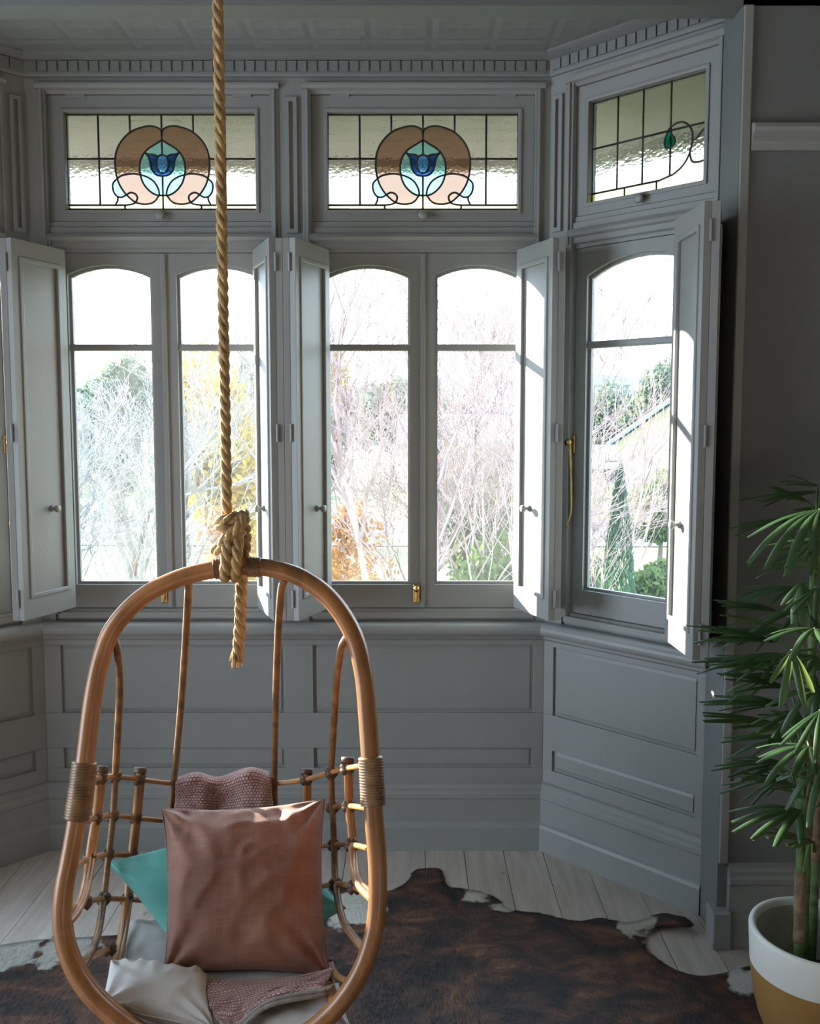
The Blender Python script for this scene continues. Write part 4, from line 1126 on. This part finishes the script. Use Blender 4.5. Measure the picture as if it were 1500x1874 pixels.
def frond(hub, dirv, L, n, spread, droop, up=(0,0,1), stem=None, wscale=1.0):
    """fan of leaflets at hub; dirv is the axis of the fan"""
    hub = Vector(hub); d = Vector(dirv).normalized(); u = Vector(up); u = (u-d*u.dot(d)); u.normalize(); s_ = u.cross(d)
    fr_ = empty('frond', parent=palm); fr_.location = hub-PO
    # petiole from the nearest stem
    if stem is None: stem = min(range(len(stem_paths)), key=lambda i: (stem_paths[i][-1]-hub).length)
    sp = stem_paths[stem]; zt = min(max(hub.z-.16, sp[3].z), sp[-1].z); base = min(sp, key=lambda p: abs(p.z-zt))
    mid = (base+hub)/2+Vector((0, 0, .05))
    pth = smooth_path([base, mid, hub], 8)
    MB().tube([p-hub for p in pth], [.0035-.0012*i/len(pth) for i in range(len(pth))], 7).build('petiole', M['stem'], fr_, smooth=True)
    for i in range(n):
        t = (i/(n-1)*2-1) if n > 1 else 0
        an = t*spread+rp.gauss(0, .05)
        dd = (d*math.cos(an)+s_*math.sin(an)); uu = (u+s_*math.sin(an)*.0+dd*0).normalized()
        uu = (uu+Vector((rp.gauss(0,.12), rp.gauss(0,.12), 0))); uu = (uu-dd*uu.dot(dd)).normalized(); ss = uu.cross(dd)
        l = L*(1-.28*abs(t)**1.5)*rp.uniform(.88,1.1)
        k = min(3, max(0, int(droop*3.2+rp.uniform(-.6,.6))))
        o = bpy.data.objects.new('leaflet', LM[k]); COL.objects.link(o); o.parent = fr_
        m_ = Matrix.Identity(4); m_.col[0][:3] = dd*l; m_.col[1][:3] = ss*l*wscale*(.30/max(l,.12))**.5; m_.col[2][:3] = uu*l
        o.matrix_local = m_
def fr_px(px, py, Y, tx, ty, tY, n, spread, droop, wscale=1.0, up=(0,0,1), stem=None):
    h = at(px, py, Y); t = at(tx, ty, tY); frond(h, t-h, (t-h).length, n, spread, droop, up, stem, wscale)
# (hub, tip of the middle leaflet)
fr_px(1500,932,1.98, 1398,985,1.84, 6, .75, .75, 1.2)
fr_px(1505,900,2.42, 1355,905,2.50, 7, .9, .2)
fr_px(1470,950,2.45, 1318,955,2.52, 6, .7, .15)
fr_px(1495,890,2.45, 1430,862,2.52, 6, 1.1, .3)
fr_px(1455,1075,2.32, 1330,1075,2.36, 7, .75, .3)
fr_px(1480,1040,2.18, 1405,1010,2.10, 6, 1.1, .5)
fr_px(1418,1175,2.36, 1262,1135,2.44, 8, .62, .15)
fr_px(1450,1150,2.28, 1345,1120,2.20, 7, .9, .3)
fr_px(1438,1290,2.33, 1282,1270,2.42, 7, .65, .15)
fr_px(1445,1330,2.28, 1300,1305,2.20, 7, .55, .2)
fr_px(1448,1190,1.96, 1455,1290,1.88, 4, .45, .35, 1.2)
fr_px(1468,1065,1.96, 1448,1130,1.88, 4, .5, .6, 1.3)
fr_px(1490,1150,1.98, 1440,1165,1.88, 5, 1.2, .6, 1.2)
fr_px(1480,1365,1.98, 1402,1385,1.90, 7, 1.1, .5, 1.25)
fr_px(1440,1395,2.30, 1305,1400,2.30, 7, .6, .15)
fr_px(1465,1482,2.12, 1342,1490,2.06, 7, .85, .45, 1.2)
fr_px(1490,1470,2.16, 1430,1425,2.12, 6, 1.1, .3, 1.2)
fr_px(1500,1260,2.14, 1440,1300,2.02, 6, 1.1, .7, 1.3)
fr_px(1505,1400,2.10, 1470,1500,2.0, 5, 1.0, .6, 1.2)
fr_px(1495,1040,2.30, 1440,960,2.36, 7, 1.2, .3)
rq = random.Random(5)
for (px, py, Y, tx, ty, tY) in [(1425,1120,2.42,1305,1090,2.50),(1435,1150,2.40,1290,1165,2.46),(1430,1215,2.38,1275,1200,2.46),(1440,1235,2.36,1300,1245,2.44),(1450,1350,2.34,1300,1345,2.40),(1445,1420,2.34,1320,1440,2.36),(1480,1000,2.40,1380,1040,2.46),(1470,1110,2.22,1390,1150,2.14),(1495,1200,2.20,1400,1215,2.12),(1490,1330,2.20,1420,1290,2.14),(1500,1440,2.16,1440,1400,2.08),(1480,920,2.46,1400,880,2.52),(1460,1300,2.16,1390,1340,2.06),(1500,985,1.95,1440,1010,1.86),(1495,1075,1.94,1462,1130,1.86),(1440,1260,2.30,1318,1225,2.36),(1430,1195,2.30,1290,1225,2.30),(1500,1300,1.96,1470,1390,1.88),(1470,1250,2.26,1370,1190,2.24),(1460,1440,2.22,1350,1400,2.22),(1490,1540,2.10,1400,1520,2.04)]:
    fr_px(px, py, Y, tx, ty, tY, rq.choice((6,7,8)), rq.uniform(.55,.85), rq.uniform(.1,.35))
# the far side of the plant, mostly past the picture edge
for k in range(12):
    a = rp.uniform(-1.2, 1.5); z = rp.uniform(.75, 1.5); h = Vector((1.08+.10*math.cos(a), 2.2+.14*math.sin(a), z))
    frond(h, (math.cos(a), math.sin(a)*.8, rp.uniform(-.1,.4)), rp.uniform(.2,.28), 7, 1.0, rp.uniform(.2,.6))

# ------------------------------------------------------------------ outdoors
def foliage_mat(name, c1, c2, tr):
    m = mat(name, c1, .7, var=0, col2=c2, vscale=2.2); t = m.node_tree; N = t.nodes; b = N['Principled BSDF']; out = N['Material Output']
    tl = N.new('ShaderNodeBsdfTranslucent'); tl.inputs['Color'].default_value = (*tr, 1); mx = N.new('ShaderNodeMixShader'); mx.inputs[0].default_value = .4
    t.links.new(b.outputs[0], mx.inputs[1]); t.links.new(tl.outputs[0], mx.inputs[2]); t.links.new(mx.outputs[0], out.inputs[0]); return m
M['f_yellow'] = foliage_mat('yellow_autumn_leaves', (.36,.23,.02), (.45,.34,.045), (.50,.34,.03))
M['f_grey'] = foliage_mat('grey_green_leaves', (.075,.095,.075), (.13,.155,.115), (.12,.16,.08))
M['f_green'] = foliage_mat('shrub_leaves', (.045,.08,.024), (.10,.15,.04), (.17,.24,.05))
M['f_dark'] = foliage_mat('conifer_leaves', (.03,.08,.04), (.06,.13,.055), (.06,.15,.05))
M['f_orange'] = foliage_mat('orange_leaves', (.32,.13,.035), (.40,.21,.07), (.42,.2,.05))
M['bark_pale'] = mat('birch_bark', (.40,.32,.29), .8, var=.35, vscale=6)
M['bark_pink'] = mat('pink_brown_twigs', (.26,.185,.175), .8, var=.3, vscale=5)
M['bark_grey'] = mat('grey_twigs', (.24,.23,.22), .8, var=.3, vscale=5)
M['bark_dark'] = mat('dark_bark', (.13,.10,.08), .85, var=.3, vscale=6)
M['lawn'] = mat('lawn', (.10,.125,.04), .9, col2=(.15,.18,.06), vscale=.5)
M['road'] = mat('asphalt', (.13,.13,.145), .85, var=.1, vscale=2)
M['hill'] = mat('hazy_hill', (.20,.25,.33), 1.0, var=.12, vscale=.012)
M['housewall'] = mat('cream_weatherboard', (.42,.36,.22), .8)
M['roof_blue'] = mat('blue_steel_roof', (.20,.30,.40), .5)
M['roof_grey'] = mat('pale_steel_roof', (.36,.37,.42), .5)
M['soffit'] = mat('cream_eave_boards', (.66,.60,.53), .7, var=.06, vscale=5)
M['houseglass'] = mat('dark_window_glass', (.05,.06,.07), .1)
GZ = -2.6
def gz(y): return GZ-max(0, y-40)*.028
g = MB(); N_ = 24
ys = [3.9, 8, 14, 20, 26, 32, 40, 60, 90, 140, 220, 400]
for y in ys:
    for x in (-1, 1): g.v.append((x*(60+y*1.2), y, gz(y)))
g.f = [(2*i, 2*i+1, 2*i+3, 2*i+2) for i in range(len(ys)-1)]
o = g.build('ground', M['lawn']); tag(o, 'green lawn and verge below the house', 'lawn', kind='structure')
o = MB().add([(-60,31,gz(31)+.03),(60,29,gz(29)+.03),(60,36.5,gz(36.5)+.03),(-60,38.5,gz(38.5)+.03)], [(0,1,2,3)]).build('road', M['road']); tag(o, 'grey asphalt street beyond the lawn', 'road', kind='structure')
# hill ridge
hv = []; hf = []
for i in range(61):
    x = -600+i*20; top = 22+16*noise.noise(Vector((x*.006, 3, 0)))+7*noise.noise(Vector((x*.03, 1, 0)))+ .02*x
    hv += [(x, 520, -60), (x, 520+30, top), (x, 700, top*.7)]
for i in range(60):
    for k in range(2): hf.append((i*3+k, i*3+3+k, i*3+4+k, i*3+1+k))
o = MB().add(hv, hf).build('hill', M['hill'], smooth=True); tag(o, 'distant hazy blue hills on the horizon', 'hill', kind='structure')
# eave over the bay windows
def eave():
    root = empty('trim_15'); tag(root, 'cream eave outside above the bay windows', 'eave', kind='structure')
    d0, d1 = .16, .46
    def off(d): # outline of the bay pushed outwards by d
        l = FL @ Vector((-.6, d, 0)); r = FR @ Vector((LA+.6, d, 0)); a = XL-d*K; b = XR+d*K
        return [(l.x, l.y), (a, DY+d), (b, DY+d), (r.x, r.y)]
    A, B = off(d0), off(d1)
    for i in range(3):
        n = 7
        for k in range(n):
            q0, q1 = k/n, (k+1)/n-.006
            P_ = lambda i_, q: (A[i_][0]+(B[i_][0]-A[i_][0])*q, A[i_][1]+(B[i_][1]-A[i_][1])*q)
            pts_ = [P_(i, q0), P_(i+1, q0), P_(i+1, q1), P_(i, q1)]
            za, zb = 2.80-.17*q0, 2.80-.17*q1
            zz = [za, za, zb, zb]
            mb = MB(); mb.add([(p[0], p[1], z) for p, z in zip(pts_, zz)]+[(p[0], p[1], z+.02) for p, z in zip(pts_, zz)], [(0,3,2,1),(4,5,6,7),(0,1,5,4),(1,2,6,5),(2,3,7,6),(3,0,4,7)])
            mb.build('soffit_board', M['soffit'], root)
        a, b = B[i], B[i+1]; B2 = off(d1+.09)
        c, d = B2[i+1], B2[i]
        MB().add([(*a,2.60),(*b,2.60),(*c,2.60),(*d,2.60),(*a,2.74),(*b,2.74),(*c,2.74),(*d,2.74)], [(0,3,2,1),(4,5,6,7),(0,1,5,4),(1,2,6,5),(2,3,7,6),(3,0,4,7)]).build('gutter', M['soffit'], root)
        a, b, c, d = A[i], A[i+1], off(d1+.09)[i+1], off(d1+.09)[i]
        MB().add([(*a,3.3),(*b,3.3),(*c,2.75),(*d,2.75)], [(0,1,2,3)]).build('roof_slope', M['roof_grey'], root)
eave()

def bare_tree(name, base, h, label, m_tr, m_tw, seed, lean=(0,0), r0=.05, levels=4, kids=4, spread=.6, trunk_sides=8, group='bare trees outside', twig_r=.004, trunks=1, upward=.22):
    h = h*.74
    rn = random.Random(seed); root = empty(name, loc=base); tag(root, label, 'tree', group=group)
    base = Vector((0,0,0)); tw = MB()
    def grow(p, d, L, r, lv):
        n = 5 if lv <= 1 else 3; pts = [p]; q = p; dd = d.copy()
        for i in range(n):
            dd = (dd+Vector((rn.gauss(0,.13), rn.gauss(0,.13), rn.gauss(.03,.08)))).normalized(); q = q+dd*L/n; pts.append(q)
        rad = [max(r*(1-.7*i/n), twig_r*.6) for i in range(n+1)]
        if lv > 0: tw.tube(pts, rad, 4 if lv == 1 else 3, cap=False)
        if lv >= levels: return pts
        k = kids+(2 if lv == 0 else 0)
        for j in range(k):
            t = rn.uniform(.25 if lv else .30, 1.0); i = min(n-1, int(t*n)); pp = pts[i].lerp(pts[i+1], t*n-i)
            ax = Vector((rn.gauss(0,1), rn.gauss(0,1), 0)); ax = ax-dd*ax.dot(dd)
            if ax.length < .01: continue
            ax.normalize(); nd = (dd*math.cos(spread)+ax*math.sin(spread)*rn.uniform(.6,1.3)+Vector((0,0,upward))).normalized()
            grow(pp, nd, L*rn.uniform(.42,.66)*(1-.25*t if lv == 0 else 1), max(r*.45, twig_r), lv+1)
        return pts
    for k in range(trunks):
        d0 = Vector((lean[0]+(rn.gauss(0,.12) if trunks > 1 else 0), lean[1], 1)).normalized()
        st = rn.getstate(); pts = grow(base+Vector((rn.gauss(0,.15)*(trunks > 1), 0, 0)), d0, h, r0, 0)
        n = len(pts)-1; MB().tube(smooth_path(pts, 4), [r0*(1-.75*i/(n*4)) for i in range(n*4+1)], trunk_sides).build('trunk', m_tr, root, smooth=True)
    b = tw.build('branches', m_tw, root); b['kind'] = 'stuff'
    return root
def leafy(name, base, h, rx, rz, label, m_f, seed, n=2600, size=.12, cat='tree', group=None, trunk=True, lumps=9, cz=None, shape=None):
    rn = random.Random(seed); root = empty(name, loc=base); tag(root, label, cat, group=group)
    cz = cz if cz is not None else h-rz
    L = []
    for k in range(lumps):
        a = rn.uniform(0, 2*PI); q = rn.uniform(0,.65); zz = rn.uniform(-.6,.6)
        L.append((Vector((rx*q*math.cos(a), rx*q*math.sin(a), cz+rz*zz)), rn.uniform(.35,.55)))
    L.append((Vector((0,0,cz)), .6))
    vs_ = []; fs = []
    for i in range(n):
        if shape == 'column':
            t = rn.random(); z = h*(.04+.96*t); rr_ = rx*(.75+.25*math.sin(t*3))*(1-t**4)**.8*rn.uniform(.75,1.05)*(.6+.4*min(1,t*6)); a = rn.uniform(0, 2*PI); p = Vector((rr_*math.cos(a), rr_*math.sin(a), z))
        else:
            c, s_ = rn.choice(L); d = Vector((rn.gauss(0,1), rn.gauss(0,1), rn.gauss(0,1))).normalized()*rn.uniform(.7,1.05)*s_
            p = c+Vector((d.x*rx, d.y*rx, d.z*rz))
            if p.z < .05: p.z = .05+rn.random()*.2
        e1 = Vector((rn.gauss(0,1), rn.gauss(0,1), rn.gauss(0,1))).normalized(); e2 = e1.orthogonal().normalized(); s = size*rn.uniform(.6,1.3)
        if shape == 'column': e1 = (e1*.5+Vector((0,0,1))).normalized(); e2 = e1.orthogonal().normalized()*.45
        q = len(vs_); vs_ += [p-e1*s, p-e2*s*.55, p+e1*s, p+e2*s*.55]; fs.append((q, q+1, q+2, q+3))
    me = bpy.data.meshes.new('foliage'); me.from_pydata([tuple(v) for v in vs_], [], fs); me.update()
    f_ = link('foliage', me, m_f, root); f_['kind'] = 'stuff'
    if trunk:
        tp = smooth_path([(0,0,0),(rx*.06,0,cz*.5),(0,0,cz)], 5)
        mb = MB().tube(tp, [max(.03, rx*.07)*(1-.5*i/len(tp)) for i in range(len(tp))], 8)
        mb.build('trunk', M['bark_dark'], root, smooth=True)
        for k in range(5):
            a = rn.uniform(0, 2*PI); e_ = Vector((rx*.6*math.cos(a), rx*.6*math.sin(a), cz+rz*rn.uniform(-.2,.6)))
            MB().tube(smooth_path([tp[-3], (tp[-1]+e_)/2, e_], 4), [max(.015, rx*.03)]*9, 6).build('limb', M['bark_dark'], root, smooth=True)
    return root
def gp(px, Y): # ground point under an image column
    p = at(px, 765, Y); return Vector((p.x, Y, gz(Y)))
def hgt(py, Y): return at(750, py, Y).z-gz(Y)
# leafy trees and shrubs
leafy('round_tree', gp(212,36), hgt(640,36), 1.9, 2.9, 'round grey-green tree far behind the left window', M['f_grey'], 1, n=4200, size=.16)
leafy('autumn_tree', gp(400,17), hgt(572,17), 1.05, 2.6, 'yellow leaved autumn tree behind the rope', M['f_yellow'], 2, n=4600, size=.11)
leafy('autumn_tree', gp(596,24), hgt(590,24), 0.62, 1.0, 'small yellow autumn tree top left in the right middle window', M['f_yellow'], 12, n=500, size=.09)
leafy('tree', gp(465,26), hgt(640,26), 1.4, 3.2, 'grey-green tree right of the yellow autumn tree', M['f_grey'], 3, n=3000, size=.13)
leafy('shrub', gp(875,13), hgt(815,13), .80, 1.5, 'tall green shrub outside the right middle window', M['f_green'], 4, n=3600, size=.055, cat='shrub', trunk=True)
leafy('shrub', gp(915,10), hgt(985,10), .65, .8, 'low dark green shrub at the foot of the right middle window view', M['f_green'], 5, n=2200, size=.05, cat='shrub', trunk=False)
leafy('gum_tree', gp(1198,60), hgt(640,60), 2.6, 3.6, 'dark gum tree on the skyline in the angled right window', M['f_grey'], 6, n=3600, size=.22)
leafy('gum_tree', gp(1120,75), hgt(700,75), 3.2, 3.0, 'lower dark tree on the skyline left of the gum', M['f_grey'], 16, n=2600, size=.25)
leafy('round_bush', gp(1210,24), hgt(845,24), 1.05, 1.1, 'bright green bush right of the cypress', M['f_green'], 7, n=3000, size=.085, cat='shrub')
leafy('cypress', gp(1137,9), hgt(848,9), .19, 1.8, 'slender dark green cypress in the angled right window', M['f_dark'], 8, n=5200, size=.045, cat='tree', shape='column', trunk=False)
leafy('shrub', gp(1200,12.5), hgt(1010,12.5), .55, .55, 'green garden shrub at the foot of the cypress', M['f_green'], 9, n=2400, size=.05, cat='shrub', trunk=False)
leafy('shrub', gp(1090,11), hgt(1010,11), .30, .6, 'small green shrub left of the cypress', M['f_green'], 19, n=1500, size=.05, cat='shrub', trunk=False)
leafy('orange_shrub', gp(638,11), hgt(905,11), .42, .55, 'orange leaved bush low in the right middle window', M['f_orange'], 10, n=700, size=.045, cat='shrub', trunk=False)
leafy('orange_shrub', gp(625,14), hgt(1000,14), 1.0, .5, 'wide orange bush at the foot of the birch', M['f_orange'], 20, n=1200, size=.05, cat='shrub', trunk=False)
leafy('orange_shrub', gp(398,13), hgt(920,13), .35, .7, 'orange leaved bush behind the rope knot', M['f_orange'], 22, n=450, size=.045, cat='shrub')
# distant band of bushland
for k, (px, Y, py) in enumerate([(130,70,790),(300,78,780),(575,64,745),(640,78,700),(715,66,690),(800,82,700),(880,70,705),(965,84,710),(1085,92,730),(1020,66,760)]):
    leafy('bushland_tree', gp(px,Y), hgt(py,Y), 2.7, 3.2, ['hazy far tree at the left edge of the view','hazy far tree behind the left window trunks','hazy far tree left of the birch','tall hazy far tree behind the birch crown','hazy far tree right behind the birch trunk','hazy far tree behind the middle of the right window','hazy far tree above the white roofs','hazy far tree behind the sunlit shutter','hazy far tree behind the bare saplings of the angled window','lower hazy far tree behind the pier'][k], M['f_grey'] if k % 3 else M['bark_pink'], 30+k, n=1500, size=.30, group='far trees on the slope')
# bare trees
bare_tree('birch_tree', gp(722,9), hgt(470,9), 'white barked bare birch in the right middle window', M['bark_pale'], M['bark_pink'], 41, lean=(-.03,0), r0=.055, kids=5, levels=4, spread=.55)
bare_tree('bare_tree', gp(640,11), hgt(640,11), 'bare pinkish tree left of the white birch', M['bark_pink'], M['bark_pink'], 42, r0=.05, kids=5, levels=4, spread=.7, trunks=2)
bare_tree('bare_tree', gp(840,8), hgt(560,8), 'bare leaning sapling in the right casement of the right middle window', M['bark_pale'], M['bark_pink'], 43, lean=(.05,0), r0=.028, kids=5, levels=4, spread=.55, trunks=2)
bare_tree('bare_tree', gp(890,10), hgt(640,10), 'bare sapling beside the tall green shrub', M['bark_pale'], M['bark_pink'], 44, lean=(-.04,0), r0=.028, kids=5, levels=4, spread=.7, trunks=2)
bare_tree('bare_tree', gp(780,14), hgt(640,14), 'bare reddish tree behind the window mullion', M['bark_pink'], M['bark_pink'], 48, r0=.05, kids=5, levels=4, spread=.8, trunks=2, twig_r=.006)
bare_tree('bare_tree', gp(205,9), hgt(545,9), 'frosty bare tree in the left casement of the left window', M['bark_grey'], M['bark_grey'], 45, r0=.032, kids=5, levels=4, spread=.5, trunks=2)
bare_tree('bare_tree', gp(268,13), hgt(720,13), 'thick dark trunked bare tree on the lawn', M['bark_dark'], M['bark_grey'], 46, r0=.10, kids=5, levels=4, spread=.7, trunks=2, twig_r=.006)
bare_tree('bare_tree', gp(150,12), hgt(760,12), 'bare bushy tree at the left edge of the left window', M['bark_grey'], M['bark_grey'], 50, r0=.04, kids=5, levels=4, spread=.8, trunks=2, twig_r=.005)
bare_tree('bare_tree', gp(452,21), hgt(720,21), 'bare twiggy tree under the yellow foliage', M['bark_grey'], M['bark_grey'], 47, r0=.04, kids=5, levels=4, spread=.8, trunks=2, twig_r=.005)
bare_tree('bare_tree', gp(1085,15), hgt(650,15), 'bare fanned saplings left of the cypress', M['bark_pale'], M['bark_pink'], 49, lean=(.16,0), r0=.03, kids=3, levels=3, spread=.3, trunks=4)
bare_tree('bare_tree', gp(1078,17), hgt(770,17), 'bare reddish shrubby tree behind the cypress', M['bark_pink'], M['bark_pink'], 51, r0=.04, kids=5, levels=4, spread=.7, trunks=2, twig_r=.005)
# houses
def house(base, wx, wy, hw_, hr, m_w, m_r, label, rot=0.0):
    root = empty('house', loc=base); root.rotation_euler = (0, 0, rot); tag(root, label, 'house', group='houses beyond the street')
    MB().add([(-wx,-wy,0),(wx,-wy,0),(wx,wy,0),(-wx,wy,0),(-wx,-wy,hw_),(wx,-wy,hw_),(wx,wy,hw_),(-wx,wy,hw_),(-wx,0,hw_+hr),(wx,0,hw_+hr)], [(0,1,5,4),(2,3,7,6),(1,2,6,9,5),(3,0,4,8,7),(0,3,2,1)]).build('walls', m_w, root)
    for sg in (-1, 1):
        MB().add([(-wx-.4,sg*(wy+.5),hw_-.25),(wx+.4,sg*(wy+.5),hw_-.25),(wx+.4,0,hw_+hr+.12),(-wx-.4,0,hw_+hr+.12),(-wx-.4,sg*(wy+.5),hw_-.13),(wx+.4,sg*(wy+.5),hw_-.13),(wx+.4,0,hw_+hr+.24),(-wx-.4,0,hw_+hr+.24)], [(0,1,2,3),(4,5,6,7),(0,1,5,4),(1,2,6,5),(2,3,7,6),(3,0,4,7)]).build('roof_slope', m_r, root)
    for x in (-wx*.5, wx*.45): 
        MB().box(x-.5, x+.5, -wy-.05, -wy+.05, 1.0, 2.2).build('window', M['houseglass'], root)
house(gp(862,58), 4.2, 2.6, 3.4, 1.3, M['housewall'], M['roof_grey'], 'house with pale steel roof beyond the tall green shrub')
house(gp(1226,40), 1.7, 2.2, 3.2, 1.6, M['housewall'], M['roof_blue'], 'cream gabled house with a blue roof in the angled window', rot=1.35)
house(gp(1150,54), 2.4, 1.8, 2.0, .8, M['housewall'], M['roof_grey'], 'low house with pale roof behind the cypress')
house(gp(190,60), 5.0, 2.6, 2.8, 1.2, M['housewall'], M['roof_grey'], 'house behind the frosty trees in the left window')
